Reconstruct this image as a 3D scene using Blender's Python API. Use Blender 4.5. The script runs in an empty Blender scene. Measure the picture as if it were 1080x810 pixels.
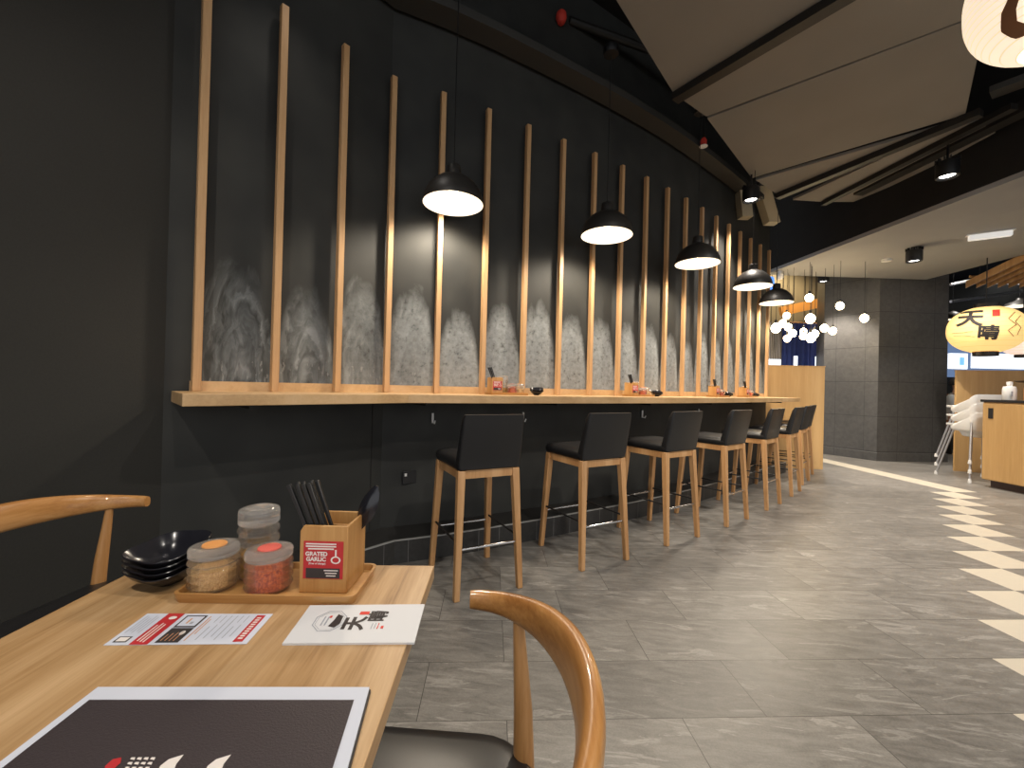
import bpy, bmesh, math, random
from mathutils import Vector, Matrix
random.seed(4)
C = bpy.context.scene.collection
PI = math.pi
def R(d): return math.radians(d)

# ------------------------------------------------------------ materials
def new_mat(name):
    m = bpy.data.materials.new(name); m.use_nodes = True
    nt = m.node_tree; nt.nodes.clear()
    out = nt.nodes.new('ShaderNodeOutputMaterial')
    b = nt.nodes.new('ShaderNodeBsdfPrincipled')
    nt.links.new(b.outputs[0], out.inputs[0])
    return m, nt, b
def N(nt, t, **k):
    n = nt.nodes.new(t)
    for a, v in k.items(): setattr(n, a, v)
    return n
def mth(nt, op, a, b=None, c=None, clamp=False):
    n = nt.nodes.new('ShaderNodeMath'); n.operation = op; n.use_clamp = clamp
    for i, v in enumerate((a, b, c)):
        if v is None: continue
        if isinstance(v, (int, float)): n.inputs[i].default_value = v
        else: nt.links.new(v, n.inputs[i])
    return n.outputs[0]
def ramp(nt, fac, stops):
    r = nt.nodes.new('ShaderNodeValToRGB')
    e = r.color_ramp.elements
    while len(e) < len(stops): e.new(.5)
    for i, (p, c) in enumerate(stops):
        e[i].position = p; e[i].color = (*c, 1)
    nt.links.new(fac, r.inputs[0]); return r.outputs[0]
def mixc(nt, fac, a, b, mode='MIX'):
    n = nt.nodes.new('ShaderNodeMix'); n.data_type = 'RGBA'; n.blend_type = mode
    for i, v in ((0, fac), (6, a), (7, b)):
        if isinstance(v, (int, float)): n.inputs[i].default_value = v
        elif isinstance(v, tuple): n.inputs[i].default_value = (*v, 1)
        else: nt.links.new(v, n.inputs[i])
    return n.outputs[2]
def noise(nt, vec, scale, detail=3, rough=.5, dist=0):
    n = nt.nodes.new('ShaderNodeTexNoise')
    n.inputs['Scale'].default_value = scale; n.inputs['Detail'].default_value = detail
    n.inputs['Roughness'].default_value = rough; n.inputs['Distortion'].default_value = dist
    if vec is not None: nt.links.new(vec, n.inputs['Vector'])
    return n.outputs[0]
def mapping(nt, vec, scale=(1, 1, 1), loc=(0, 0, 0), rot=(0, 0, 0)):
    n = nt.nodes.new('ShaderNodeMapping')
    n.inputs['Scale'].default_value = scale; n.inputs['Location'].default_value = loc
    n.inputs['Rotation'].default_value = rot
    nt.links.new(vec, n.inputs['Vector']); return n.outputs[0]
def objco(nt): return nt.nodes.new('ShaderNodeTexCoord').outputs['Object']
def bump(nt, b, h, strength=.2, dist=.002):
    n = nt.nodes.new('ShaderNodeBump'); n.inputs['Strength'].default_value = strength
    n.inputs['Distance'].default_value = dist
    nt.links.new(h, n.inputs['Height']); nt.links.new(n.outputs[0], b.inputs['Normal'])

def plain(name, col, rough=.5, metal=0, emit=None, es=1, spec=.5, grain=0):
    m, nt, b = new_mat(name)
    b.inputs['Base Color'].default_value = (*col, 1)
    b.inputs['Roughness'].default_value = rough
    b.inputs['Metallic'].default_value = metal
    b.inputs['Specular IOR Level'].default_value = spec
    if emit:
        b.inputs['Emission Color'].default_value = (*emit, 1)
        b.inputs['Emission Strength'].default_value = es
    if grain:
        v = objco(nt); n = noise(nt, v, grain, 3)
        c = mixc(nt, n, tuple(x * .8 for x in col), tuple(min(1, x * 1.2) for x in col))
        nt.links.new(c, b.inputs['Base Color'])
    return m
def wood(name, dark, mid, light, axis='y', rough=.42, sc=1.0, band=1.0, coat=0.0):
    m, nt, b = new_mat(name)
    v = objco(nt)
    s = {'x': (.06, 1, 1), 'y': (1, .06, 1), 'z': (1, 1, .06)}[axis]
    v1 = mapping(nt, v, tuple(k * sc for k in s))
    big = noise(nt, v1, 9 * band, 2, .5, .3)
    fine = noise(nt, v1, 90, 4, .65, .4)
    f = mth(nt, 'ADD', mth(nt, 'MULTIPLY', big, .68), mth(nt, 'MULTIPLY', fine, .32))
    c = ramp(nt, f, [(.33, dark), (.5, mid), (.66, light)])
    nt.links.new(c, b.inputs['Base Color'])
    b.inputs['Roughness'].default_value = rough
    b.inputs['Coat Weight'].default_value = coat
    bump(nt, b, fine, .08, .001)
    return m

M = {}
def mat_rough0(name, c0, c1, sc):
    m, nt, b = new_mat(name); v = objco(nt); n = noise(nt, v, sc, 3, .7)
    f = ramp(nt, n, [(.38, (0, 0, 0)), (.62, (1, 1, 1))]); c = mixc(nt, f, c0, c1)
    nt.links.new(c, b.inputs['Base Color']); b.inputs['Roughness'].default_value = .5
    bump(nt, b, n, .6, .002); return m
def mat_table():
    m, nt, b = new_mat('table_wood')
    v = objco(nt); v1 = mapping(nt, v, (1, .05, 1), rot=(0, 0, R(-3)))
    big = noise(nt, v1, 10, 3, .55, .5); mid = noise(nt, v1, 34, 4, .6, .8); fine = noise(nt, v1, 240, 3, .6)
    f = mth(nt, 'ADD', mth(nt, 'ADD', mth(nt, 'MULTIPLY', big, .5), mth(nt, 'MULTIPLY', mid, .32)), mth(nt, 'MULTIPLY', fine, .18))
    c = ramp(nt, f, [(.36, (.24, .125, .05)), (.43, (.40, .235, .10)), (.52, (.50, .315, .155)), (.62, (.60, .40, .215))])
    nt.links.new(c, b.inputs['Base Color']); b.inputs['Roughness'].default_value = .4
    bump(nt, b, fine, .06, .001); return m
M['table_wood'] = mat_table()
M['counter_wood'] = wood('counter_wood', (.46, .28, .125), (.58, .37, .18), (.66, .44, .235), 'x', .42, .8)
M['batten_wood'] = wood('batten_wood', (.44, .24, .105), (.56, .33, .155), (.65, .41, .21), 'z', .45, 1.2)
M['leg_wood'] = wood('leg_wood', (.40, .19, .07), (.52, .28, .115), (.62, .36, .17), 'z', .42, 1.6)
M['rail_wood'] = wood('rail_wood', (.30, .12, .03), (.47, .22, .065), (.60, .32, .12), 'y', .33, 1.8, 1.2, .25)
M['post_wood'] = wood('post_wood', (.28, .11, .03), (.46, .22, .07), (.56, .30, .12), 'z', .35, 1.4, 1.2, .2)
M['bamboo'] = wood('bamboo', (.40, .19, .055), (.50, .26, .085), (.58, .33, .12), 'z', .4, 2.5)
M['tray_wood'] = wood('tray_wood', (.36, .165, .045), (.46, .235, .075), (.54, .30, .11), 'x', .38, 2.5)
M['panel_wood'] = wood('panel_wood', (.42, .24, .085), (.50, .30, .115), (.57, .36, .155), 'z', .5, .5)
M['leather'] = plain('leather', (.012, .012, .013), .36, grain=300)
M['black'] = plain('black', (.010, .010, .011), .45)
M['bowl_black'] = plain('bowl_black', (.012, .012, .016), .22)
M['shade_black'] = plain('shade_black', (.022, .02, .018), .45)
M['chrome'] = plain('chrome', (.75, .75, .76), .2, 1)
M['alu'] = plain('alu', (.5, .5, .52), .35, .8)
M['white_plastic'] = plain('white_plastic', (.8, .79, .77), .4)
M['paper'] = plain('paper', (.62, .65, .74), .6)
M['napkin'] = plain('napkin', (.70, .70, .71), .85)
M['red'] = plain('red', (.50, .025, .03), .5)
M['pink'] = plain('pink', (.66, .22, .2), .5)
M['ink'] = plain('ink', (.035, .028, .028), .6)
M['grey_ink'] = plain('grey_ink', (.35, .37, .42), .6)
M['orange_ink'] = plain('orange_ink', (.6, .3, .15), .6)
M['seal_red'] = plain('seal_red', (.68, .05, .03), .6)
M['label_white'] = plain('label_white', (.8, .74, .7), .6)
M['lining'] = plain('lining', (.8, .72, .58), .6, emit=(1, .86, .66), es=.95)
M['bulb'] = plain('bulb', (1, .9, .7), .4, emit=(1, .86, .62), es=4)
M['bulb_small'] = plain('bulb_small', (1, .9, .7), .4, emit=(1, .76, .44), es=17)
M['spot_lens'] = plain('spot_lens', (1, 1, 1), .4, emit=(1, .96, .9), es=6)
M['screen_white'] = plain('screen_white', (.9, .9, .9), .4, emit=(.85, .93, 1), es=.9)
M['screen_blue'] = plain('screen_blue', (.1, .25, .7), .4, emit=(.1, .3, .9), es=.9)
M['tube_white'] = plain('tube_white', (.8, .8, .8), .4, emit=(1, .98, .93), es=.35)
M['dark_metal'] = plain('dark_metal', (.02, .018, .016), .5, .2)
M['nosing'] = plain('nosing', (.42, .42, .4), .35, .3)
M['hair'] = plain('hair', (.012, .01, .01), .6)
M['skin'] = plain('skin', (.5, .28, .19), .5)
M['shirt'] = plain('shirt', (.5, .53, .56), .8)
M['noren'] = plain('noren', (.05, .08, .30), .8, grain=8)
M['beige'] = plain('beige', (.42, .36, .24), .5)
M['orange_lid'] = plain('orange_lid', (.75, .33, .1), .45)
M['red_lid'] = plain('red_lid', (.72, .12, .09), .45)
M['chilli'] = mat_rough0('chilli', (.40, .035, .01), (.95, .22, .05), 260)
M['sesame'] = mat_rough0('sesame', (.62, .30, .08), (1.0, .66, .28), 420)
M['brown_seat'] = plain('brown_seat', (.25, .11, .05), .6)
M['tray_dark'] = plain('tray_dark', (.06, .03, .02), .4)

def glass(name, col=(1, 1, 1), rough=.02, ior=1.4):
    m, nt, b = new_mat(name)
    b.inputs['Base Color'].default_value = (*col, 1)
    b.inputs['Transmission Weight'].default_value = 1
    b.inputs['Roughness'].default_value = rough; b.inputs['IOR'].default_value = ior
    return m
M['glass'] = glass('glass')
def clear_glass(name, k_clear, k_white):
    m, nt, b = new_mat(name); out = [n for n in nt.nodes if n.type == 'OUTPUT_MATERIAL'][0]
    b.inputs['Transmission Weight'].default_value = 1; b.inputs['IOR'].default_value = 1.45; b.inputs['Roughness'].default_value = .03
    tr = N(nt, 'ShaderNodeBsdfTransparent'); tl = N(nt, 'ShaderNodeBsdfTranslucent'); df = N(nt, 'ShaderNodeBsdfDiffuse')
    tl.inputs[0].default_value = (.95, .93, .9, 1); df.inputs[0].default_value = (.9, .88, .85, 1)
    m1 = N(nt, 'ShaderNodeMixShader'); m1.inputs[0].default_value = k_clear; nt.links.new(b.outputs[0], m1.inputs[1]); nt.links.new(tr.outputs[0], m1.inputs[2])
    m2 = N(nt, 'ShaderNodeMixShader'); m2.inputs[0].default_value = .5; nt.links.new(tl.outputs[0], m2.inputs[1]); nt.links.new(df.outputs[0], m2.inputs[2])
    m3 = N(nt, 'ShaderNodeMixShader'); m3.inputs[0].default_value = k_white; nt.links.new(m1.outputs[0], m3.inputs[1]); nt.links.new(m2.outputs[0], m3.inputs[2])
    nt.links.new(m3.outputs[0], out.inputs[0]); return m
M['jar_glass'] = clear_glass('jar_glass', .48, .03)
M['lid_glass'] = clear_glass('lid_glass', .25, .17)
M['oil'] = plain('oil', (.75, .40, .06), .2)
M['oil'].node_tree.nodes['Principled BSDF'].inputs['Transmission Weight'].default_value = .45

def mat_floor():
    m, nt, b = new_mat('floor_tiles')
    v = objco(nt)
    sp = N(nt, 'ShaderNodeSeparateXYZ'); nt.links.new(v, sp.inputs[0])
    u = mth(nt, 'DIVIDE', sp.outputs[0], .3); w = mth(nt, 'DIVIDE', sp.outputs[1], .3)
    j = mth(nt, 'FLOOR', w)
    t = mth(nt, 'DIVIDE', mth(nt, 'SUBTRACT', u, j), 2)
    ti = mth(nt, 'FLOOR', t); tf = mth(nt, 'SUBTRACT', t, ti); wf = mth(nt, 'SUBTRACT', w, j)
    g = .0035
    ex = mth(nt, 'MINIMUM', tf, mth(nt, 'SUBTRACT', 1, tf))
    ey = mth(nt, 'MINIMUM', wf, mth(nt, 'SUBTRACT', 1, wf))
    gx = mth(nt, 'LESS_THAN', ex, .0022); gy = mth(nt, 'LESS_THAN', ey, .0042)
    s = mth(nt, 'FLOOR', u)
    target = mth(nt, 'ADD', mth(nt, 'MINIMUM', j, 10), 8)
    white = mth(nt, 'COMPARE', s, target, .1)
    white = mth(nt, 'MULTIPLY', white, mth(nt, 'LESS_THAN', j, 30))
    grout = mth(nt, 'MAXIMUM', mth(nt, 'MULTIPLY', gx, mth(nt, 'SUBTRACT', 1, white)), gy)
    # per tile random
    cb = N(nt, 'ShaderNodeCombineXYZ'); nt.links.new(ti, cb.inputs[0]); nt.links.new(j, cb.inputs[1])
    wn = N(nt, 'ShaderNodeTexWhiteNoise'); nt.links.new(cb.outputs[0], wn.inputs['Vector'])
    off = N(nt, 'ShaderNodeVectorMath', operation='SCALE'); nt.links.new(wn.outputs['Color'], off.inputs[0]); off.inputs['Scale'].default_value = 23
    add = N(nt, 'ShaderNodeVectorMath', operation='ADD'); nt.links.new(v, add.inputs[0]); nt.links.new(off.outputs[0], add.inputs[1])
    rotv = mapping(nt, add.outputs[0], (1, 1, 1), (0, 0, 0), (0, 0, R(9)))
    st = mapping(nt, rotv, (1, 5.0, 1))
    n1 = noise(nt, st, 2.5, 7, .66, 1.3)
    n2 = noise(nt, mapping(nt, rotv, (1, 4.0, 1)), 7, 8, .68, .7)
    n3 = noise(nt, rotv, 170, 2, .6)
    vein = ramp(nt, n1, [(.585, (0, 0, 0)), (.62, (.8, .8, .8)), (.68, (0.2, .2, .2))])
    base = ramp(nt, n2, [(.34, (.10, .094, .087)), (.5, (.175, .166, .152)), (.66, (.26, .248, .228))])
    base = mixc(nt, mth(nt, 'MULTIPLY', vein, .72), base, (.46, .44, .41))
    base = mixc(nt, .35, base, mixc(nt, n3, (.07, .066, .06), (.36, .34, .31)))
    tint = mth(nt, 'ADD', mth(nt, 'MULTIPLY', wn.outputs['Value'], .3), .83)
    tc = N(nt, 'ShaderNodeVectorMath', operation='SCALE'); nt.links.new(base, tc.inputs[0]); nt.links.new(tint, tc.inputs['Scale'])
    c = mixc(nt, white, tc.outputs[0], (.55, .50, .41))
    c = mixc(nt, grout, c, (.045, .04, .036))
    nt.links.new(c, b.inputs['Base Color'])
    rr = mth(nt, 'ADD', mth(nt, 'MULTIPLY', n2, .26), .27)
    nt.links.new(rr, b.inputs['Roughness'])
    b.inputs['Specular IOR Level'].default_value = .4
    bump(nt, b, mth(nt, 'SUBTRACT', n2, mth(nt, 'MULTIPLY', grout, .8)), .25, .002)
    return m
M['floor'] = mat_floor()

def mat_chalk():
    # u = arc length in batten spacings, v = height
    m, nt, b = new_mat('chalk_wall')
    uv = N(nt, 'ShaderNodeUVMap'); uv.uv_map = 'UVMap'
    sp = N(nt, 'ShaderNodeSeparateXYZ'); nt.links.new(uv.outputs[0], sp.inputs[0])
    u, z = sp.outputs[0], sp.outputs[1]
    i = mth(nt, 'FLOOR', u); f = mth(nt, 'SUBTRACT', u, i)
    wn = N(nt, 'ShaderNodeTexWhiteNoise'); wn.noise_dimensions = '1D'; nt.links.new(i, wn.inputs['W'])
    top = mth(nt, 'ADD', mth(nt, 'MULTIPLY', wn.outputs['Value'], .16), 1.66)
    d = mth(nt, 'ABSOLUTE', mth(nt, 'SUBTRACT', f, .5))
    v = objco(nt)
    n1 = noise(nt, mapping(nt, v, (1, 1, .45)), 7, 5, .6, .9)
    n2 = noise(nt, v, 28, 5, .7, .2)
    n3 = noise(nt, v, 3, 2, .5)
    # arch profile: height limit falls toward the panel edges
    lim = mth(nt, 'SUBTRACT', top, mth(nt, 'MULTIPLY', mth(nt, 'POWER', mth(nt, 'MULTIPLY', d, 2), 3.2), .42))
    lim = mth(nt, 'ADD', lim, mth(nt, 'MULTIPLY', mth(nt, 'SUBTRACT', n1, .5), .25))
    mask = mth(nt, 'MULTIPLY', mth(nt, 'SUBTRACT', lim, z), 6, clamp=True)
    inr = mth(nt, 'MULTIPLY', mth(nt, 'GREATER_THAN', u, 0), mth(nt, 'GREATER_THAN', z, 1.07))
    mask = mth(nt, 'MULTIPLY', mask, inr)
    far = mth(nt, 'MULTIPLY', mth(nt, 'SUBTRACT', u, 1.0), .28, clamp=True)
    # brushed arcs on the two nearest panels, mottled grey wear further on
    rr = mth(nt, 'SQRT', mth(nt, 'ADD', mth(nt, 'POWER', mth(nt, 'MULTIPLY', mth(nt, 'SUBTRACT', f, .58), 1.0), 2), mth(nt, 'POWER', mth(nt, 'MULTIPLY', mth(nt, 'SUBTRACT', z, 1.06), .62), 2)))
    cb = N(nt, 'ShaderNodeCombineXYZ'); nt.links.new(mth(nt, 'ADD', mth(nt, 'MULTIPLY', rr, 7), mth(nt, 'MULTIPLY', n1, 2.6)), cb.inputs[0]); nt.links.new(mth(nt, 'MULTIPLY', i, 7), cb.inputs[1])
    nt.links.new(mth(nt, 'MULTIPLY', n3, 3), cb.inputs[2])
    arcs = noise(nt, cb.outputs[0], 1.6, 3, .55, .1)
    smear = ramp(nt, mth(nt, 'ADD', mth(nt, 'MULTIPLY', arcs, .6), mth(nt, 'MULTIPLY', n1, .4)), [(.38, (.0, .0, .0)), (.5, (.35, .35, .35)), (.64, (1, 1, 1))])
    wear = ramp(nt, n2, [(.32, (.15, .15, .15)), (.42, (.6, .6, .6)), (.7, (.95, .95, .95))])
    tex = mixc(nt, far, smear, wear)
    fac = mth(nt, 'MULTIPLY', mask, mth(nt, 'MULTIPLY', tex, mth(nt, 'ADD', mth(nt, 'MULTIPLY', far, .25), .75)))
    dark = ramp(nt, n3, [(.3, (.026, .0265, .025)), (.7, (.042, .042, .038))])
    c = mixc(nt, fac, dark, (.34, .36, .36))
    # pale drips of the washed lower edge
    drip = mth(nt, 'MULTIPLY', mth(nt, 'LESS_THAN', z, 1.22), mth(nt, 'GREATER_THAN', noise(nt, mapping(nt, v, (1, 1, .3)), 60, 2), .64))
    c = mixc(nt, mth(nt, 'MULTIPLY', mth(nt, 'MULTIPLY', drip, mask), .5), c, (.33, .33, .32))
    nt.links.new(c, b.inputs['Base Color'])
    b.inputs['Roughness'].default_value = .62
    b.inputs['Specular IOR Level'].default_value = .3
    bump(nt, b, n2, .06, .002)
    return m
M['chalk'] = mat_chalk()
def mat_rough(name, c0, c1, sc=30, rough=.8, bs=.25, spec=.3):
    m, nt, b = new_mat(name)
    v = objco(nt); n = noise(nt, v, sc, 5, .65); n2 = noise(nt, v, 1.5, 2)
    c = mixc(nt, mth(nt, 'ADD', mth(nt, 'MULTIPLY', n, .5), mth(nt, 'MULTIPLY', n2, .5)), c0, c1)
    nt.links.new(c, b.inputs['Base Color']); b.inputs['Roughness'].default_value = rough
    b.inputs['Specular IOR Level'].default_value = spec
    bump(nt, b, n, bs, .003)
    return m
M['wall_dark'] = mat_rough('wall_dark', (.020, .0195, .0175), (.048, .046, .040), 140, .75)
M['plinth'] = mat_rough('plinth_tile', (.02, .02, .02), (.04, .04, .04), 40, .4)
M['ceiling'] = mat_rough('ceiling_dark', (.010, .010, .010), (.022, .021, .02), 8, .85)
M['soffit'] = mat_rough('soffit_paint', (.30, .30, .30), (.37, .37, .365), 3, .8, .05)
M['fascia'] = mat_rough('fascia_dark', (.012, .011, .010), (.028, .026, .024), 6, .8)
M['felt'] = mat_rough('felt_panel', (.20, .185, .165), (.33, .31, .28), 260, .95, .4, .1)
M['menu'] = mat_rough('menu_cover', (.022, .017, .019), (.075, .060, .064), 420, .42, .3)
M['mesh_metal'] = mat_rough('tray_metal', (.022, .021, .019), (.075, .072, .066), 160, .5, .5)

def mat_column():
    m, nt, b = new_mat('column_tile')
    v = objco(nt)
    sp = N(nt, 'ShaderNodeSeparateXYZ'); nt.links.new(v, sp.inputs[0])
    s = mth(nt, 'ADD', sp.outputs[0], mth(nt, 'MULTIPLY', sp.outputs[1], -1))
    fx = mth(nt, 'FRACT', mth(nt, 'DIVIDE', s, .6)); fz = mth(nt, 'FRACT', mth(nt, 'DIVIDE', mth(nt, 'ADD', sp.outputs[2], -.15), .6))
    g = mth(nt, 'MAXIMUM', mth(nt, 'LESS_THAN', fx, .012), mth(nt, 'LESS_THAN', fz, .014))
    n = noise(nt, v, 14, 6, .65, .5); n2 = noise(nt, v, 1.2, 2)
    c = ramp(nt, mth(nt, 'ADD', mth(nt, 'MULTIPLY', n, .6), mth(nt, 'MULTIPLY', n2, .4)), [(.3, (.060, .058, .055)), (.7, (.115, .11, .105))])
    c = mixc(nt, g, c, (.035, .034, .033))
    nt.links.new(c, b.inputs['Base Color']); b.inputs['Roughness'].default_value = .38
    bump(nt, b, n, .12, .002)
    return m
M['column'] = mat_column()
def mat_grooves():
    m, nt, b = new_mat('grooved_wall')
    v = objco(nt)
    sp = N(nt, 'ShaderNodeSeparateXYZ'); nt.links.new(v, sp.inputs[0])
    f = mth(nt, 'FRACT', mth(nt, 'DIVIDE', sp.outputs[0], .28))
    g = mth(nt, 'LESS_THAN', f, .07)
    n = noise(nt, mapping(nt, v, (1, 1, .1)), 6, 3)
    c = mixc(nt, n, (.20, .16, .09), (.32, .26, .16))
    c = mixc(nt, g, c, (.03, .022, .014))
    nt.links.new(c, b.inputs['Base Color']); b.inputs['Roughness'].default_value = .6
    return m
M['grooves'] = mat_grooves()
def mat_lantern(name, col, rib, es, n=14, axis=2):
    m, nt, b = new_mat(name)
    v = objco(nt)
    sp = N(nt, 'ShaderNodeSeparateXYZ'); nt.links.new(v, sp.inputs[0])
    f = mth(nt, 'FRACT', mth(nt, 'MULTIPLY', sp.outputs[axis], n))
    g = mth(nt, 'LESS_THAN', f, .12)
    c = mixc(nt, g, col, rib)
    nn = noise(nt, v, 5, 2)
    c2 = mixc(nt, mth(nt, 'MULTIPLY', nn, .3), c, tuple(x * .6 for x in col))
    nt.links.new(c2, b.inputs['Base Color']); nt.links.new(c2, b.inputs['Emission Color'])
    b.inputs['Emission Strength'].default_value = es; b.inputs['Roughness'].default_value = .8
    return m
M['lantern_yellow'] = mat_lantern('lantern_yellow', (.93, .66, .25), (.86, .58, .2), .62, 16)
M['lantern_pink'] = mat_lantern('lantern_pink', (.95, .72, .58), (.8, .5, .4), .75, 22)
M['lantern_white'] = mat_lantern('lantern_white', (.95, .80, .60), (.72, .55, .38), .72, 38)

# ------------------------------------------------------------ mesh building
class MB:
    def __init__(s): s.v = []; s.f = []; s.m = []; s.mi = 0
    def add(s, vs, fs, mi=None):
        o = len(s.v); s.v += [tuple(p) for p in vs]
        s.f += [tuple(o + i for i in f) for f in fs]; s.m += [s.mi if mi is None else mi] * len(fs)
        return s
    def box(s, c, d, rz=0, mi=None, top=1.0, mat=None):
        x, y, z = [k / 2 for k in d]; vs = []
        for dz, k in ((-z, 1), (z, top)):
            for a, b in ((-x, -y), (x, -y), (x, y), (-x, y)):
                p = Vector((a * k, b * k, dz))
                if mat: p = mat @ p
                else:
                    p = Matrix.Rotation(rz, 3, 'Z') @ p
                vs.append(p + Vector(c))
        return s.add(vs, [(3, 2, 1, 0), (4, 5, 6, 7), (0, 1, 5, 4), (1, 2, 6, 5), (2, 3, 7, 6), (3, 0, 4, 7)], mi)
    def prism(s, pts, z0, z1, mi=None):
        n = len(pts)
        a = sum(pts[i][0] * pts[(i + 1) % n][1] - pts[(i + 1) % n][0] * pts[i][1] for i in range(n))
        if a < 0: pts = pts[::-1]
        vs = [(p[0], p[1], z0) for p in pts] + [(p[0], p[1], z1) for p in pts]
        fs = [tuple(range(n))[::-1], tuple(range(n, 2 * n))] + [(i, (i + 1) % n, n + (i + 1) % n, n + i) for i in range(n)]
        return s.add(vs, fs, mi)
    def loft(s, rings, cap=True, mi=None):
        n = len(rings[0]); vs = [p for r in rings for p in r]; fs = []
        for k in range(len(rings) - 1):
            for i in range(n):
                a, b = k * n + i, k * n + (i + 1) % n
                fs.append((a, b, b + n, a + n))
        if cap:
            fs.append(tuple(range(n))[::-1]); o = (len(rings) - 1) * n; fs.append(tuple(range(o, o + n)))
        return s.add(vs, fs, mi)
    def tube(s, pts, rad, n=12, mi=None):
        pts = [Vector(p) for p in pts]
        if isinstance(rad, (int, float)): rad = [rad] * len(pts)
        rings = []
        for i, p in enumerate(pts):
            t = (pts[min(i + 1, len(pts) - 1)] - pts[max(i - 1, 0)]).normalized()
            up = Vector((0, 0, 1)) if abs(t.z) < .95 else Vector((1, 0, 0))
            a = t.cross(up).normalized(); b = a.cross(t).normalized()
            rings.append([p + (a * math.cos(2 * PI * k / n) + b * math.sin(2 * PI * k / n)) * rad[i] for k in range(n)])
        return s.loft(rings, True, mi)
    def lathe(s, prof, c=(0, 0, 0), n=32, mi=None, cap=False, wob=None):
        rings = []
        for r, z in prof:
            rings.append([(c[0] + r * math.cos(2 * PI * k / n), c[1] + r * math.sin(2 * PI * k / n), c[2] + z) for k in range(n)])
        return s.loft(rings, cap, mi)
    def obj(s, name, mats, parent=None, loc=None, rz=0, smooth=None, bevel=0, seg=2, recalc=True):
        me = bpy.data.meshes.new(name); me.from_pydata(s.v, [], s.f)
        if not isinstance(mats, (list, tuple)): mats = [mats]
        for m in mats: me.materials.append(M[m] if isinstance(m, str) else m)
        for p, mi in zip(me.polygons, s.m): p.material_index = mi
        if recalc:
            bm = bmesh.new(); bm.from_mesh(me); bmesh.ops.recalc_face_normals(bm, faces=bm.faces); bm.to_mesh(me); bm.free()
        o = bpy.data.objects.new(name, me); C.objects.link(o)
        if parent: o.parent = parent
        if loc: o.location = loc
        o.rotation_euler = (0, 0, rz)
        if smooth is not None:
            me.shade_smooth(); me.set_sharp_from_angle(angle=R(smooth))
        if bevel:
            b = o.modifiers.new('bevel', 'BEVEL'); b.width = bevel; b.segments = seg; b.limit_method = 'ANGLE'; b.angle_limit = R(35)
            me.shade_smooth(); me.set_sharp_from_angle(angle=R(50))
        return o

def tag(o, label=None, cat=None, group=None, kind=None):
    if label: o['label'] = label
    if cat: o['category'] = cat
    if group: o['group'] = group
    if kind: o['kind'] = kind
    return o
def thing(name, label, cat, loc=(0, 0, 0), rz=0, group=None):
    o = bpy.data.objects.new(name, None); o.empty_display_size = .1; C.objects.link(o)
    o.location = loc; o.rotation_euler = (0, 0, rz); return tag(o, label, cat, group)
def struct(o): o['kind'] = 'structure'; return o
def dup(root, loc, rz=0, label=None, group=None, scale=None):
    def cp(o, par):
        c = o.copy(); C.objects.link(c)
        if par: c.parent = par
        for ch in [x for x in list(bpy.data.objects) if x.parent == o and x not in made]:
            made.add(c); cp(ch, c)
        made.add(c); return c
    made = set(); r = cp(root, None); r.location = loc; r.rotation_euler = (0, 0, rz)
    if label: r['label'] = label
    if group: r['group'] = group
    if scale: r.scale = scale
    return r
def text_mesh(s, size, bold=0.0):
    cu = bpy.data.curves.new('t', 'FONT'); cu.body = s; cu.size = size; cu.offset = bold
    cu.align_x = 'CENTER'; cu.align_y = 'CENTER'; cu.resolution_u = 4
    o = bpy.data.objects.new('t', cu); C.objects.link(o)
    bpy.context.view_layer.update()
    dg = bpy.context.evaluated_depsgraph_get()
    me = bpy.data.meshes.new_from_object(o.evaluated_get(dg))
    vs = [v.co.copy() for v in me.vertices]; fs = [tuple(p.vertices) for p in me.polygons]
    bpy.data.objects.remove(o); bpy.data.curves.remove(cu); bpy.data.meshes.remove(me)
    return vs, fs

# ------------------------------------------------------------ camera
F, PIT, ROL, E = 444.0, .0047, .0253, 1.12
cd = bpy.data.cameras.new('camera'); cam = bpy.data.objects.new('camera', cd); C.objects.link(cam)
fwd = Vector((0, math.cos(PIT), math.sin(PIT))); upv = Vector((0, -math.sin(PIT), math.cos(PIT))); rt = Vector((1, 0, 0))
r2 = rt * math.cos(ROL) + upv * math.sin(ROL); u2 = upv * math.cos(ROL) - rt * math.sin(ROL)
mw = Matrix((r2, u2, -fwd)).transposed().to_4x4(); mw.translation = (0, 0, E)
cam.matrix_world = mw
cd.sensor_width = 36; cd.lens = F / 1080 * 36; cd.clip_start = .02
bpy.context.scene.camera = cam
bpy.context.scene.view_settings.view_transform = 'Standard'
bpy.context.scene.view_settings.look = 'None'
bpy.context.scene.view_settings.exposure = .45

# ------------------------------------------------------------ room plan
SP = .345
angs = [48, 48, 48] + [25, 28, 30.5, 31.5, 32, 33.5, 35, 36.5, 38, 39, 40, 40.5, 41, 41, 41, 41]
K = Vector((-.862, 2.825))
def d2(a): return Vector((math.cos(R(a)), math.sin(R(a))))
S = [None] * 20
S[3] = K
for i in (2, 1, 0): S[i] = S[i + 1] - d2(48) * SP
for i in range(4, 20): S[i] = S[i - 1] + d2(angs[i - 1]) * SP
nrm = [None] * 20
for i in range(20):
    a = angs[max(i - 1, 0)]; b = angs[min(i, 18)]
    t = (d2(a) + d2(b)).normalized(); nrm[i] = Vector((t.y, -t.x))
C0 = S[0] - d2(48) * .1125
WE = S[19] + d2(41) * .16
LW = C0 - d2(66) * 6.5
floor_o = MB()
L = 9.0
# floor: grid-aligned plane, its origin on a tile corner
GY, GX, G0 = .049, -.0039, 1.7147
MBf = MB().add([(-12, -8, 0), (18, -8, 0), (18, 18, 0), (-12, 18, 0)], [(0, 1, 2, 3)])
fl = struct(MBf.obj('floor', 'floor', loc=(GX, G0, 0), rz=GY))

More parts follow.
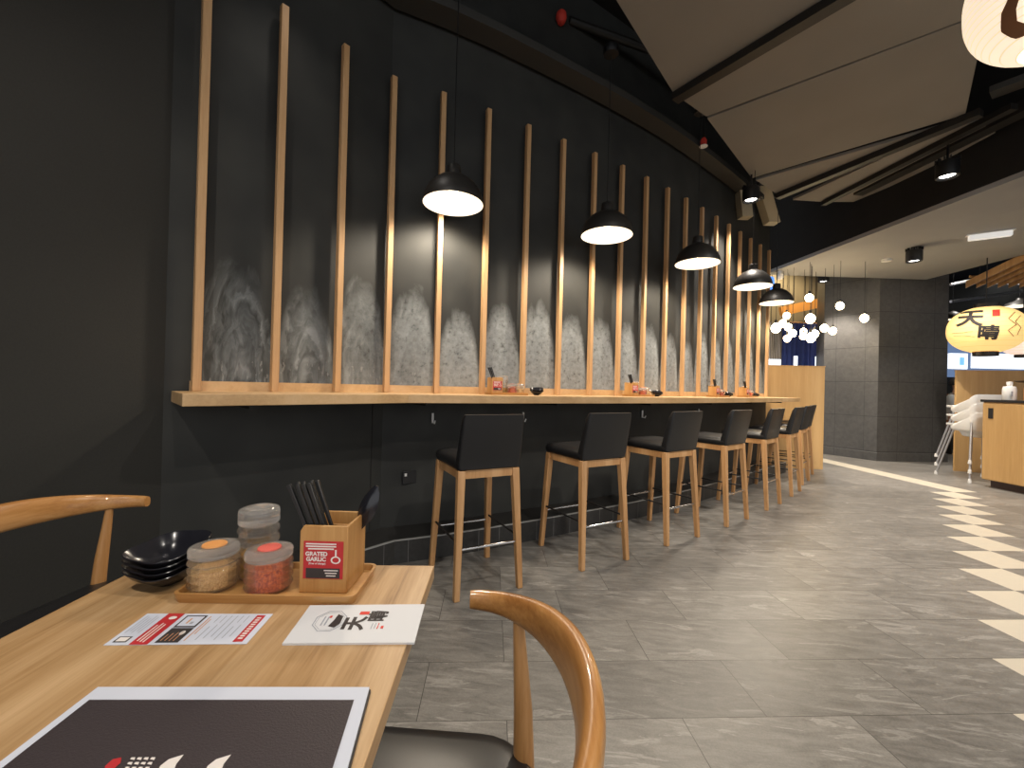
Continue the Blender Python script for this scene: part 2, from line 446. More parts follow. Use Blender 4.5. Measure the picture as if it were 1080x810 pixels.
# curved chalk wall with uv
path = [C0] + S + [WE]
arc = [0]
for a, b in zip(path, path[1:]): arc.append(arc[-1] + (b - a).length)
HC = 4.5
me = bpy.data.meshes.new('wall_back'); vs = []; fs = []
for p in path: vs += [(p.x, p.y, 0), (p.x, p.y, HC)]
n = len(path)
fs = [(2 * i, 2 * i + 2, 2 * i + 3, 2 * i + 1) for i in range(n - 1)]
me.from_pydata(vs, [], fs); uvl = me.uv_layers.new(name='UVMap')
for lp in me.loops:
    vi = lp.vertex_index; k = vi // 2
    uvl.data[lp.index].uv = ((arc[k] - .1125) / SP, (0, HC)[vi % 2])
me.materials.append(M['chalk'])
bm = bmesh.new(); bm.from_mesh(me)
bmesh.ops.subdivide_edges(bm, edges=[e for e in bm.edges if abs(e.verts[0].co.z - e.verts[1].co.z) > 1], cuts=3)
bm.to_mesh(me); bm.free()
wb = bpy.data.objects.new('wall_back', me); C.objects.link(wb); struct(wb)
so = wb.modifiers.new('s', 'SOLIDIFY'); so.thickness = .12; so.offset = -1
for p in me.polygons:
    pass
# side wall on the left of the table
d = d2(66); nn = Vector((-d.y, d.x))
w = MB().prism([tuple(C0), tuple(LW), tuple(LW + nn * .12), tuple(C0 + nn * .12)], 0, HC).obj('wall_left', 'wall_dark'); struct(w)
# seam strip in the lower wall
# ceiling + far walls
struct(MB().box((3, 5, HC + .05), (22, 22, .1)).obj('ceiling', 'ceiling'))
struct(MB().box((5, 10.6, HC / 2), (5.6, .12, HC)).obj('wall_far', 'grooves'))
struct(MB().box((12.6, 12.5, HC / 2), (10.5, .12, HC)).obj('wall_far_right', 'wall_dark'))
struct(MB().box((15, 5.5, HC / 2), (.12, 14, HC)).obj('wall_right', 'wall_dark'))

# plinth (tiled foot step) along the wall
pf = [p + (nrm[min(max(i - 1, 0), 19)]) * .27 for i, p in enumerate(path)]
pts = [(p.x, p.y) for p in path] + [(p.x, p.y) for p in reversed(pf)]
def strip(a, b, z0, z1, name, mat):
    mb = MB()
    for i in range(len(a) - 1):
        q = [a[i], a[i + 1], b[i + 1], b[i]]
        mb.prism([(p.x, p.y) for p in q], z0, z1)
    bmo = mb.obj(name, mat)
    bm = bmesh.new(); bm.from_mesh(bmo.data); bmesh.ops.remove_doubles(bm, verts=bm.verts, dist=1e-5)
    # drop interior faces
    seen = {}
    for f in bm.faces: seen.setdefault(tuple(sorted(v.index for v in f.verts)), []).append(f)
    dele = [f for k in seen.values() if len(k) > 1 for f in k]
    bmesh.ops.delete(bm, geom=dele, context='FACES')
    bmesh.ops.recalc_face_normals(bm, faces=bm.faces)
    bm.to_mesh(bmo.data); bm.free(); return bmo
def mat_plinth():
    m, nt, b = new_mat('plinth_tiles')
    v = objco(nt); sp = N(nt, 'ShaderNodeSeparateXYZ'); nt.links.new(v, sp.inputs[0])
    s = mth(nt, 'ADD', mth(nt, 'MULTIPLY', sp.outputs[0], .8), mth(nt, 'MULTIPLY', sp.outputs[1], .6))
    g = mth(nt, 'MULTIPLY', mth(nt, 'LESS_THAN', mth(nt, 'FRACT', mth(nt, 'DIVIDE', s, .155)), .025), mth(nt, 'LESS_THAN', sp.outputs[2], .14))
    n = noise(nt, v, 40, 4)
    c = mixc(nt, n, (.022, .021, .02), (.05, .048, .045)); c = mixc(nt, g, c, (.16, .155, .15))
    nt.links.new(c, b.inputs['Base Color']); b.inputs['Roughness'].default_value = .4
    return m
M['plinth2'] = mat_plinth()
base_in = [p + nrm[min(max(i - 1, 0), 19)] * .002 for i, p in enumerate(path)]
pl = struct(strip(base_in, pf, 0, .145, 'baseboard_back', 'plinth2'))
pfo = [p + nrm[min(max(i - 1, 0), 19)] * .274 for i, p in enumerate(path)]
pfi = [p + nrm[min(max(i - 1, 0), 19)] * .262 for i, p in enumerate(path)]
struct(strip(pfi, pfo, .141, .149, 'trim_1', 'nosing'))
# vertical panel seam in the lower wall
def wp(i, f, off, z):   # wall point at batten i + fraction f
    p = S[i].lerp(S[i + 1], f) if i < 19 else S[19]
    q = p + nrm[i] * off; return Vector((q.x, q.y, z))
p = wp(2, .78, .001, .6); struct(MB().box((p.x, p.y, .57), (.006, .004, .84), R(48)).obj('trim_2', 'fascia'))

# ------------------------------------------------------------ counter
CD = .43; ZT = 1.056; TH = .052
root = thing('wall_counter', 'long light wood bar counter fixed along the curved dark wall', 'counter', (S[4].x, S[4].y, 0))
ci = [S[0] - d2(48) * .085 + nrm[0] * .004] + [S[i] + nrm[i] * .004 for i in range(20)] + [WE]
co = [S[0] - d2(48) * .118 + nrm[0] * CD] + [S[i] + nrm[i] * CD for i in range(20)] + [WE + nrm[19] * CD]
o = strip(ci, co, ZT - TH, ZT, 'worktop', 'counter_wood'); o.parent = root; o.location = (-S[4].x, -S[4].y, 0)
b = o.modifiers.new('b', 'BEVEL'); b.width = .003; b.segments = 2; b.limit_method = 'ANGLE'
ri = [S[0] - d2(48) * .018 + nrm[0] * .005] + [S[i] + nrm[i] * .005 for i in range(1, 20)]
ro = [S[0] - d2(48) * .018 + nrm[0] * .03] + [S[i] + nrm[i] * .03 for i in range(1, 20)]
o = strip(ri, ro, ZT, ZT + .05, 'back_rail', 'counter_wood'); o.parent = root; o.location = (-S[4].x, -S[4].y, 0)
# small wall brackets under the counter
for i in (0, 3, 6, 9, 12, 15, 18):
    p = wp(i, .5, .004, 0); q = wp(i, .5, .30, 0)
    mb = MB(); a = math.atan2(nrm[i].y, nrm[i].x)
    mb.box(((p.x + q.x) / 2 - S[4].x, (p.y + q.y) / 2 - S[4].y, ZT - TH - .012), (.29, .03, .022), a)
    mb.obj('bracket', 'dark_metal', root)

# battens
bmesh0 = None
ordn = ['first', 'second', 'third', 'fourth', 'fifth', 'sixth', 'seventh', 'eighth', 'ninth', 'tenth', 'eleventh', 'twelfth', 'thirteenth', 'fourteenth', 'fifteenth', 'sixteenth', 'seventeenth', 'eighteenth', 'nineteenth', 'twentieth']
mb = MB().box((0, 0, (3.15 - ZT) / 2), (.036, .036, 3.15 - ZT))
b0 = mb.obj('wall_batten', 'batten_wood', bevel=.002, seg=1)
for i in range(20):
    p = S[i] + nrm[i] * .0495
    if i in (0,): p = S[i] + nrm[0] * .0495
    o = b0 if i == 0 else b0.copy()
    if i: C.objects.link(o)
    o.location = (p.x, p.y, ZT + .0005); o.rotation_euler = (0, 0, math.atan2(nrm[i].y, nrm[i].x))
    side = ordn[i] + ' from the left' if i < 12 else (ordn[19 - i] + ' from the far end' if i < 19 else 'last one at the far end')
    tag(o, 'tall square light wood batten standing on the bar counter, ' + side, 'batten', 'light wood battens up the dark wall')

# hooks below the counter
hk = MB(); hk.tube([(0, 0, -.035), (0, 0, .035)], .008, 10); hk.tube([(0, 0, -.03), (.03, 0, -.035), (.04, 0, -.015)], .005, 8)
h0 = None
for k, (i, f) in enumerate([(3, .97), (6, .12), (10, .2), (13, .3)]):
    p = wp(i, f, .014, .88)
    if h0 is None: h0 = hk.obj('coat_hook', 'white_plastic', smooth=40); o = h0
    else: o = h0.copy(); C.objects.link(o)
    o.location = p; o.rotation_euler = (0, 0, math.atan2(nrm[i].y, nrm[i].x))
    tag(o, 'small pale bag hook under the counter, ' + ['left of the nearest bar stool', 'between the first and second bar stools', 'between the third and fourth bar stools', 'near the fifth bar stool'][k], 'hook', 'bag hooks under the counter')
p = wp(3, .54, .006, .475)
t = thing('wall_socket', 'dark socket plate low on the wall beside the nearest bar stool', 'socket', p, math.atan2(nrm[3].y, nrm[3].x))
MB().box((0, 0, 0), (.01, .10, .086)).obj('face_plate', 'leather', t, bevel=.002)
MB().box((.007, -.03, .02), (.004, .016, .02)).obj('rocker', 'white_plastic', t)

# ------------------------------------------------------------ bar stools
def loop_box(x0, x1, y0, y1, z, r, n=5):
    pts = []
    for cx, cy, a0 in ((x1 - r, y1 - r, 0), (x0 + r, y1 - r, 90), (x0 + r, y0 + r, 180), (x1 - r, y0 + r, 270)):
        for k in range(n + 1):
            a = R(a0 + 90 * k / n); pts.append((cx + r * math.cos(a), cy + r * math.sin(a), z))
    return pts
def make_stool():
    t = thing('bar_stool', '', 'bar stool')
    W, D = .185, .225      # half footprint at floor (leg centres)
    w, dd = .160, .180     # half at top
    Zt = .665
    for sx in (-1, 1):
        for sy in (-1, 1):
            mb = MB(); b = (sx * W, sy * D); u = (sx * w, sy * dd)
            mb.loft([[(b[0] + a * .0155, b[1] + c * .0155, 0) for a, c in ((-1, -1), (1, -1), (1, 1), (-1, 1))],
                     [(u[0] + a * .021, u[1] + c * .021, Zt) for a, c in ((-1, -1), (1, -1), (1, 1), (-1, 1))]])
            mb.obj('leg', 'leg_wood', t, bevel=.004)
    mb = MB()
    for sy in (-1, 1): mb.box((0, sy * dd, Zt - .022), (2 * w - .04, .026, .044))
    for sx in (-1, 1): mb.box((sx * w, 0, Zt - .022), (.026, 2 * dd - .04, .044))
    mb.obj('apron', 'leg_wood', t)
    def at(z): k = z / Zt; return W + (w - W) * k, D + (dd - D) * k
    for sy in (-1, 1):
        a, c = at(.255); mb = MB().tube([(-a, sy * c, .255), (a, sy * c, .255)], .0075, 10); mb.obj('footrest', 'chrome', t, smooth=40)
    for sx in (-1, 1):
        a, c = at(.285); mb = MB().tube([(sx * a, -c, .285), (sx * a, c, .285)], .006, 10); mb.obj('side_bar', 'black', t, smooth=40)
    # upholstered seat, slightly crowned
    rings = []
    for z, g in ((.666, -.012), (.672, .004), (.695, .008), (.715, .004), (.728, -.014)):
        rings.append(loop_box(-w - .018 - g, w + .018 + g, -dd - .02 - g, dd + .03 + g, z, .03))
    rings.append(loop_box(-w + .03, w - .03, -dd + .03, dd - .02, .735, .03))
    MB().loft(rings).obj('seat', 'leather', t, smooth=60)
    # backrest: thick trapezoid leaning back
    rings = []
    for k in range(9):
        q = k / 8; z = .672 + q * .293
        hw = (.186 - .008 * q) + (.0 if 0 < k < 8 else -.006)
        yb = -dd - .022 - .06 * q; th = .062 - .020 * q
        if k in (0, 8): th -= .012
        r = loop_box(-hw, hw, yb - .004 * (k in (0,)), yb + th, z, .014, 3)
        # gentle hollow of the inner face
        rings.append([(x, y - (.010 * (1 - (x / hw) ** 2) if y > yb + th / 2 else 0), zz) for x, y, zz in r])
    MB().loft(rings).obj('backrest', 'leather', t, smooth=50)
    return t
st0 = make_stool()
sinfo = [((-.096, 2.265), 27), ((.617, 2.676), 29.6), ((1.294, 3.13), 33), ((1.95, 3.60), 37.5), ((2.587, 4.124), 41), ((3.187, 4.69), 44), ((3.70, 5.27), 45), ((4.06, 5.70), 46)]
slab = ['nearest black bar stool with light wood legs, closest to the table', 'second black bar stool from the table, below the second pendant lamp',
        'third black bar stool from the table, below the condiment set', 'fourth black bar stool along the counter from the table', 'fifth black bar stool along the counter, seat catching the light',
        'third black bar stool from the wood partition', 'second black bar stool from the wood partition', 'farthest black bar stool, right beside the wood partition']
for k, ((x, y), a) in enumerate(sinfo):
    f = d2(a + 90); loc = (x + f.x * .225, y + f.y * .225, 0)
    if k == 0: o = st0; o.location = loc; o.rotation_euler = (0, 0, R(a))
    else: o = dup(st0, loc, R(a))
    tag(o, slab[k], None, 'bar stools along the counter')

# ------------------------------------------------------------ pendant lamps
def make_pendant():
    t = thing('pendant_lamp', '', 'pendant lamp')
    out = [(.195, 0), (.196, .012), (.190, .045), (.172, .090), (.142, .130), (.105, .160), (.062, .180), (.046, .190), (.045, .245), (.040, .252), (.008, .254)]
    inn = [(.191, .001), (.186, .040), (.168, .085), (.138, .124), (.100, .153), (.058, .172), (.010, .176)]
    mb = MB(); mb.lathe(out, n=48); mb.obj('lamp_shade', 'shade_black', t, smooth=50)
    mb = MB(); mb.lathe(inn, n=48); mb.lathe([(.195, 0), (.191, .001)], n=48)
    mb.obj('shade_lining', 'lining', t, smooth=50)
    MB().lathe([(.004, .055), (.022, .062), (.032, .085), (.028, .108), (.016, .13), (.015, .175), (.004, .176)], n=20).obj('bulb', 'bulb', t, smooth=60)
    MB().tube([(0, 0, .25), (0, 0, 1.46)], .0035, 8).obj('cord', 'black', t)
    MB().lathe([(.001, 1.40), (.055, 1.402), (.06, 1.41), (.06, 1.46), (.001, 1.461)], n=24).obj('ceiling_cup', 'black', t, smooth=40)
    return t
pl0 = make_pendant()
pend = [(-.413, 2.74), (.70, 3.24), (1.69, 3.90), (2.66, 4.70), (3.44, 5.52)]
plab = ['nearest black dome pendant lamp, largest and highest of the row', 'second black dome pendant lamp from the left', 'middle black dome pendant lamp of the five',
        'fourth black dome pendant lamp from the left', 'farthest black dome pendant lamp, beside the globe bulbs']
def light(kind, loc, energy, col, size=.05, **k):
    ld = bpy.data.lights.new('light', kind); ld.energy = energy; ld.color = col
    if kind in ('POINT', 'SPOT'): ld.shadow_soft_size = size
    for a, v in k.items(): setattr(ld, a, v)
    lo = bpy.data.objects.new('light', ld); C.objects.link(lo); lo.location = loc; return lo
def aim(o, p): o.rotation_euler = (Vector(p) - o.location).to_track_quat('-Z', 'Y').to_euler()
for k, (x, y) in enumerate(pend):
    o = pl0 if k == 0 else dup(pl0, (x, y, 2.295))
    o.location = (x, y, 2.295); tag(o, plab[k], None, 'dome pendant lamps over the counter')
    l = light('SPOT', (x, y, 2.31), 42, (1, .87, .70), .06, spot_size=R(150), spot_blend=.5)
    l.name = 'pendant_light'

# ------------------------------------------------------------ table
TA = R(2)
TX, TY = -.149, .86   # far right corner
ax, ay = Vector((math.cos(TA), math.sin(TA))), Vector((-math.sin(TA), math.cos(TA)))
TW, TL = .565, 1.15
tc = Vector((TX, TY)) - ax * TW / 2 - ay * TL / 2
t = thing('dining_table', 'light wood dining table with a plain rectangular top', 'table', (tc.x, tc.y, 0), TA)
MB().box((0, 0, .7365), (TW, TL, .027)).obj('tabletop', 'table_wood', t, bevel=.0015)
for sy in (-1, 1):
    MB().box((0, sy * .38, .365), (.06, .06, .70)).obj('pedestal', 'dark_metal', t, bevel=.003)
    MB().box((0, sy * .38, .011), (.42, .09, .02)).obj('foot', 'dark_metal', t, bevel=.003)
MB().box((0, 0, .716), (.40, .84, .014)).obj('support_plate', 'dark_metal', t)

# ------------------------------------------------------------ elbow chairs (face local -X)
def make_chair():
    t = thing('dining_chair', '', 'chair')
    # rail along half ellipse; local apex at +X
    cx, a, b = .07, .172, .252
    rings = []
    nseg = 36
    for k in range(nseg + 1):
        ph = -PI / 2 + PI * k / nseg
        q = math.cos(ph)
        px, py = cx + a * q, b * math.sin(ph)
        tx, ty = -a * math.sin(ph), b * math.cos(ph)
        ln = math.hypot(tx, ty); nx, ny = ty / ln, -tx / ln   # outward
        h = .0172 + .0205 * q ** 2; th = .0115 + .004 * q
        zc = .7175 + .0145 * q ** 2
        lean = .005 * q
        ring = []
        ends = .93 if k in (0, nseg) else 1
        for m in range(16):
            an = 2 * PI * m / 16
            ca, sa = math.cos(an), math.sin(an)
            ex = math.copysign(abs(ca) ** .75, ca) * th * ends; ez = math.copysign(abs(sa) ** .85, sa) * h * ends
            o_ = ex + ez / h * lean
            ring.append((px + nx * o_, py + ny * o_, zc + ez))
        rings.append(ring)
    MB().loft(rings).obj('back_rail', 'rail_wood', t, smooth=60)
    # rear posts: turned, up to the rail
    for s in (-1, 1):
        MB().tube([(.195, s * .185, 0), (.186, s * .192, .25), (.176, s * .199, .44), (.172, s * .206, .55), (.165, s * .212, .64), (.160, s * .215, .706)],
                  [.012, .0165, .019, .0165, .0125, .0095], 16).obj('leg', 'post_wood', t, smooth=60)
        MB().tube([(-.225, s * .225, 0), (-.215, s * .222, .2), (-.205, s * .22, .435)], [.011, .016, .018], 16).obj('leg', 'post_wood', t, smooth=60)
    mb = MB()
    for s in (-1, 1): mb.box((-.035, s * .225, .415), (.35, .02, .04))
    mb.box((-.205, 0, .415), (.022, .42, .04)); mb.box((.16, 0, .415), (.022, .38, .04))
    mb.obj('seat_frame', 'post_wood', t, bevel=.004)
    rings = []
    for z, g in ((.437, -.012), (.444, 0), (.462, .004), (.474, -.006), (.480, -.03), (.482, -.08)):
        rings.append([(x - (.02 if x < 0 else .0), y * (1 + .06 * (x < 0)), zz) for x, y, zz in loop_box(-.215 - g, .192 + g, -.25 - g, .25 + g, z, .095 + g * .5, 6)])
    MB().loft(rings).obj('seat', 'leather', t, smooth=60)
    return t
ch0 = make_chair()
ch0.location = (-.138, .54, 0)
tag(ch0, 'curved-rail wooden chair with black seat on the near right side of the table', None, 'curved rail dining chairs')
ch1 = dup(ch0, (-1.115, 1.105, 0), R(180 - 4), 'curved-rail wooden chair by the dark left wall, mostly cut by the frame', 'curved rail dining chairs')

# ------------------------------------------------------------ things on the table
ZTB = .75
def PXY(x, y, z):   # where the photo's pixel meets height z, used once to lay out the plan
    X = (x - 540) / F; Y = (y - 405) / F; c, s = math.cos(ROL), math.sin(ROL)
    X, Y = X * c + Y * s, -X * s + Y * c
    c, s = math.cos(PIT), math.sin(PIT); u = -Y
    r = Vector((X, c - u * s, u * c + s)); k = (z - E) / r.z; return Vector((r.x * k, r.y * k, z))

def make_tray():
    t = thing('condiment_tray', '', 'tray')
    mb = MB()
    rings = [loop_box(-.146, .146, -.062, .062, 0, .012, 4), loop_box(-.150, .150, -.066, .066, .016, .014, 4),
             loop_box(-.145, .145, -.061, .061, .016, .011, 4), loop_box(-.142, .142, -.058, .058, .006, .010, 4)]
    mb.loft(rings); mb.obj('tray', 'tray_wood', t, smooth=35)
    return t
def make_box():
    t = thing('chopstick_box', '', 'box')
    mb = MB(); w, d, h, k = .041, .044, .115, .005
    prof = [(-w, 0), (-w, h - .010), (-w + .006, h), (w, h), (w, 0)]
    # front and back boards as extruded profiles, sides as boxes
    for y in (-d + k / 2, d - k / 2):
        vs = [(x, y - k / 2, z) for x, z in prof] + [(x, y + k / 2, z) for x, z in prof]
        nP = len(prof)
        mb.add(vs, [tuple(range(nP)), tuple(range(nP, 2 * nP))[::-1]] + [(i, nP + i, nP + (i + 1) % nP, (i + 1) % nP) for i in range(nP)])
    mb.box((w - k / 2, 0, h / 2), (k, 2 * d - 2 * k, h)); mb.box((-w + k / 2, 0, (h - .01) / 2), (k, 2 * d - 2 * k, h - .01))
    mb.box((0, .006, h / 2 - .006), (2 * w - 2 * k, .004, h - .014)); mb.box((0, 0, .003), (2 * w - 2 * k, 2 * d - 2 * k, .006))
    mb.obj('body', 'bamboo', t, bevel=.0008, seg=1)
    # red sticker
    y = -d - .0006
    s = MB().box((0, y, .057), (.068, .0008, .064)).obj('sticker', 'red', t)
    tagp = s
    pr = MB()
    def wtext(txt, size, x, z, mi=0, bold=.0004, yy=-.0010):
        vs, fs = text_mesh(txt, size, bold); pr.add([(x + v.x, y + yy, z + v.y) for v in vs], [f for f in fs], mi)
    wtext('GRATED', .0098, -.0115, .0672); wtext('GARLIC', .0098, -.0120, .0582)
    wtext('(Free of charge)', .0045, -.010, .0510, 0, .0001)
    for q in range(3): pr.box((-.004, y - .0008, .0845 - .0042 * q), (.052 - .008 * (q == 2), .0004, .0022), 0, 0)
    # garlic bulb mark
    pr.lathe([(.0, 0)], n=3) if False else None
    ring = []
    for k2 in range(20):
        a = 2 * PI * k2 / 20; ring.append((.0215 + .0085 * math.cos(a), y - .0009, .0575 + .0065 * math.sin(a)))
    inner = [(.0215 + (x - .0215) * .68, yy, .0575 + (z - .0575) * .68) for x, yy, z in ring]
    nR = 20
    pr.add(ring + inner, [(i, (i + 1) % nR, nR + (i + 1) % nR, nR + i) for i in range(nR)], 0)
    pr.box((.0215, y - .0008, .0695), (.0028, .0004, .011), 0, 0)
    # dark info strip
    pr.box((0, y - .0007, .0345), (.058, .0004, .017), 0, 1)
    for q in range(3): pr.box((.014, y - .0011, .0395 - .0045 * q), (.024 - .004 * q, .0004, .0016), 0, 0)
    pr.obj('sticker_print', ['label_white', 'ink'], s, recalc=False)
    return t
def ribbed(r, h, n, amp, z0=0):
    pr = []
    for k in range(n * 6 + 1):
        z = z0 + h * k / (n * 6); pr.append((r + amp * (abs(math.sin(PI * k / 6)) * 2 - 1.2), z))
    return pr
def make_jar(r, h, lidmat, content, level, tall=False):
    t = thing('condiment_jar', '', 'jar')
    nb = 5 if tall else 4
    bh = h * .76
    outer = [(.001, 0), (r * .9, 0.0005)] + ribbed(r, bh - .006, nb, .0028, .004) + [(r * .96, bh)]
    inner = [(r * .96 - .003, bh)] + [(r - .004, bh - .004), (r - .004, .006), (.001, .005)]
    mb = MB().lathe(outer + inner, n=36); mb.obj('jar_body', 'jar_glass', t, smooth=70)
    MB().lathe([(.001, .006), (r - .0046, .0065), (r - .0046, bh * level), (r * .4, bh * level + .003), (.001, bh * level + .0035)], n=32).obj('contents', content, t, smooth=60)
    # lid: stacked glass rings
    zl = bh + .0008
    lid = [(.001, zl), (r * .98, zl), (r * 1.04, zl + .002), (r * 1.03, zl + h * .06), (r * 1.02, zl + h * .10), (r * 1.05, zl + h * .14), (r * 1.0, zl + h * .20), (r * .72, zl + h * .225), (r * .70, zl + h * .205), (.001, zl + h * .2)]
    l = MB().lathe(lid, n=36).obj('lid', 'lid_glass', t, smooth=60)
    MB().lathe([(.001, zl + h * .2 + .0008), (r * .52, zl + h * .2 + .001), (r * .50, zl + h * .2 + .003), (.001, zl + h * .2 + .004)], n=28).obj('lid_disc', lidmat, l, smooth=60)
    return t
def make_sticks(n, spread):
    # a bundle: each chopstick is its own thing later
    pass
def stick_mesh():
    L_ = .186
    return MB().loft([[(a * .0022, b * .0022, 0) for a, b in ((-1, -1), (1, -1), (1, 1), (-1, 1))], [(a * .0034, b * .0034, L_) for a, b in ((-1, -1), (1, -1), (1, 1), (-1, 1))]])
def orient(o, base, tip):
    o.location = base; dv = Vector(tip) - Vector(base)
    q = dv.to_track_quat('Z', 'Y'); o.rotation_euler = q.to_euler()
tray0 = make_tray(); box0 = make_box()
jarS = make_jar(.037, .074, 'orange_lid', 'sesame', .62); jarC = make_jar(.036, .072, 'red_lid', 'chilli', .80); jarT = make_jar(.033, .128, 'lid_glass', 'oil', .45, True)
stick0 = stick_mesh().obj('chopstick', 'black', bevel=.0008, seg=1); tag(stick0, None, 'chopstick')
# soup spoon (local z along the handle, bowl end up)
sp_r = []
for k in range(15):
    q = k / 14; z = q * .17
    w = .0045 + .002 * (1 - q) if q < .55 else .0045 + .0145 * math.sin(PI * min(1, (q - .55) / .45) ** .8) ** .7
    if k == 14: w = .004
    dip = .0 if q < .55 else .008 * math.sin(PI * (q - .55) / .45)
    ring = []
    for m in range(14):
        an = 2 * PI * m / 14; x = w * math.cos(an)
        y = .0016 * math.sin(an) + dip * (1 - (x / max(w, 1e-4)) ** 2)
        ring.append((x, y, z))
    sp_r.append(ring)
spoon0 = MB().loft(sp_r).obj('soup_spoon', 'bowl_black', smooth=60)
tag(spoon0, 'black soup spoon standing in the bamboo box on the table', 'spoon')

# bowls: pointed oval, upswept ends, thin wall
def make_bowl():
    mb = MB(); n = 48
    def ring(sc, z, lift):
        pts = []
        for k in range(n):
            a = 2 * PI * k / n; c, s_ = math.cos(a), math.sin(a)
            e = 1.0 + .09 * math.cos(4 * a)       # pointed at the four compass corners
            x = .058 * sc * c * e; y = .054 * sc * s_ * e
            pts.append((x, y, z * .80 + lift * (abs(c) ** 3 * .005 + .0065 * c + .0075 * s_)))
        return pts
    outer = [ring(.30, 0, 0), ring(.36, .001, 0), ring(.40, .006, 0), ring(.62, .014, .2), ring(.84, .028, .6), ring(1.0, .044, 1)]
    inner = [ring(.985, .0455, 1), ring(.95, .044, 1), ring(.80, .029, .6), ring(.56, .016, .2), ring(.30, .010, 0), ring(.05, .009, 0)]
    mb.loft(outer + inner); return mb.obj('sauce_bowl', 'bowl_black', smooth=60)
bowl0 = make_bowl(); tag(bowl0, None, 'bowl')

tr = Vector((-.402, .758, ZTB))
ta = R(1)
tray0.location = tr; tray0.rotation_euler = (0, 0, ta); tray0['label'] = 'light wood condiment tray on the table'
zi = ZTB + .0065
box0.location = (-.316, .768, zi); box0.rotation_euler = (0, 0, R(0)); box0['label'] = 'bamboo chopstick box with a red sticker on the table'
jarS.location = (-.513, .738, zi); jarS['label'] = 'short ribbed glass jar with orange lid centre, on the table'
jarC.location = (-.415, .735, zi); jarC['label'] = 'short ribbed glass jar of red chilli on the table'
jarT.location = (-.4645, .786, zi); jarT['label'] = 'tall ribbed glass jar of oil on the table'
# chopsticks in the table box
def put_sticks(bx, by, bz, a, n, base, lab, group, first=False):
    ca, sa = math.cos(a), math.sin(a)
    for k in range(n):
        o = stick0 if (first and k == 0) else stick0.copy()
        if not (first and k == 0): C.objects.link(o)
        lx0, ly0 = .006 + .0042 * k, -.030 + .013 * (k % 2)
        lx1, ly1 = -.068 + .0060 * k, -.031 + .014 * (k % 2)
        b = (bx + ca * lx0 - sa * ly0, by + sa * lx0 + ca * ly0, bz + .011)
        tp = (bx + ca * lx1 - sa * ly1, by + sa * lx1 + ca * ly1, bz + .178 + .004 * (k % 3))
        orient(o, b, tp)
        tag(o, lab, None, group)
put_sticks(box0.location.x, box0.location.y, zi, 0, 8, None, 'black chopstick in the bamboo box on the table', 'black chopsticks on the table', True)
orient(spoon0, (box0.location.x + .006, .787, zi + .0085), (box0.location.x + .062, .800, zi + .172))
spoon0.rotation_mode = 'QUATERNION'
from mathutils import Quaternion
_ax = Vector((.058, .013, .1565)).normalized()
_q = _ax.to_track_quat('Z', 'Y')
_n = _q @ Vector((0, 1, 0)); _t = Vector((-.35, -1, .1)); _t = (_t - _ax * _t.dot(_ax)).normalized()
_a = math.atan2(_n.cross(_t).dot(_ax), _n.dot(_t))
spoon0.rotation_quaternion = Quaternion(_ax, _a) @ _q
# bowl stack
bl = ['bottom black sauce bowl of the stack on the table', 'second black sauce bowl from the bottom of the table stack', 'third black sauce bowl from the bottom of the table stack', 'top black sauce bowl of the stack on the table, glossy inside showing']
bl_ang = R(30)
for k in range(4):
    o = bowl0 if k == 0 else bowl0.copy()
    if k: C.objects.link(o)
    o.location = (-.612, .762, ZTB + .0098 * k); o.rotation_euler = (0, 0, bl_ang + R(2 * k))
    tag(o, bl[k], None, 'stacked sauce bowls on the table')

# ---- printed sheets
def quad_frame(pts):   # sheet frame from four corners (front-left, front-right, back-right, back-left)
    return pts
def bil(q, u, v, z): 
    p = q[0] * (1 - u) * (1 - v) + q[1] * u * (1 - v) + q[2] * u * v + q[3] * (1 - u) * v
    return (p.x, p.y, z)
def sheet(name, label, cat, corners, thick, mat):
    q = [Vector((p.x, p.y)) for p in corners]
    c = (q[0] + q[1] + q[2] + q[3]) / 4
    q = [p - c for p in q]
    t = thing(name, label, cat, (c.x, c.y, ZTB + .0003))
    MB().prism([tuple(p) for p in q], 0, thick).obj('sheet', mat, t)
    return t, q
def rect(mb, q, u0, v0, u1, v1, z, mi):
    mb.add([bil(q, u0, v0, z), bil(q, u1, v0, z), bil(q, u1, v1, z), bil(q, u0, v1, z)], [(0, 1, 2, 3)], mi)
def put_text(mb, q, txt, size, u, v, z, mi, rot=0, bold=0, asp=1.0):
    # size in sheet u units; text frame rotated by rot in the sheet's own plane
    vs, fs = text_mesh(txt, size, bold)
    ca, sa = math.cos(rot), math.sin(rot); wlen = (q[1] - q[0]).length; hlen = (q[3] - q[0]).length
    mb.add([bil(q, u + (p.x * ca - p.y * sa) / wlen, v + (p.x * sa + p.y * ca) / hlen, z) for p in vs], fs, mi)

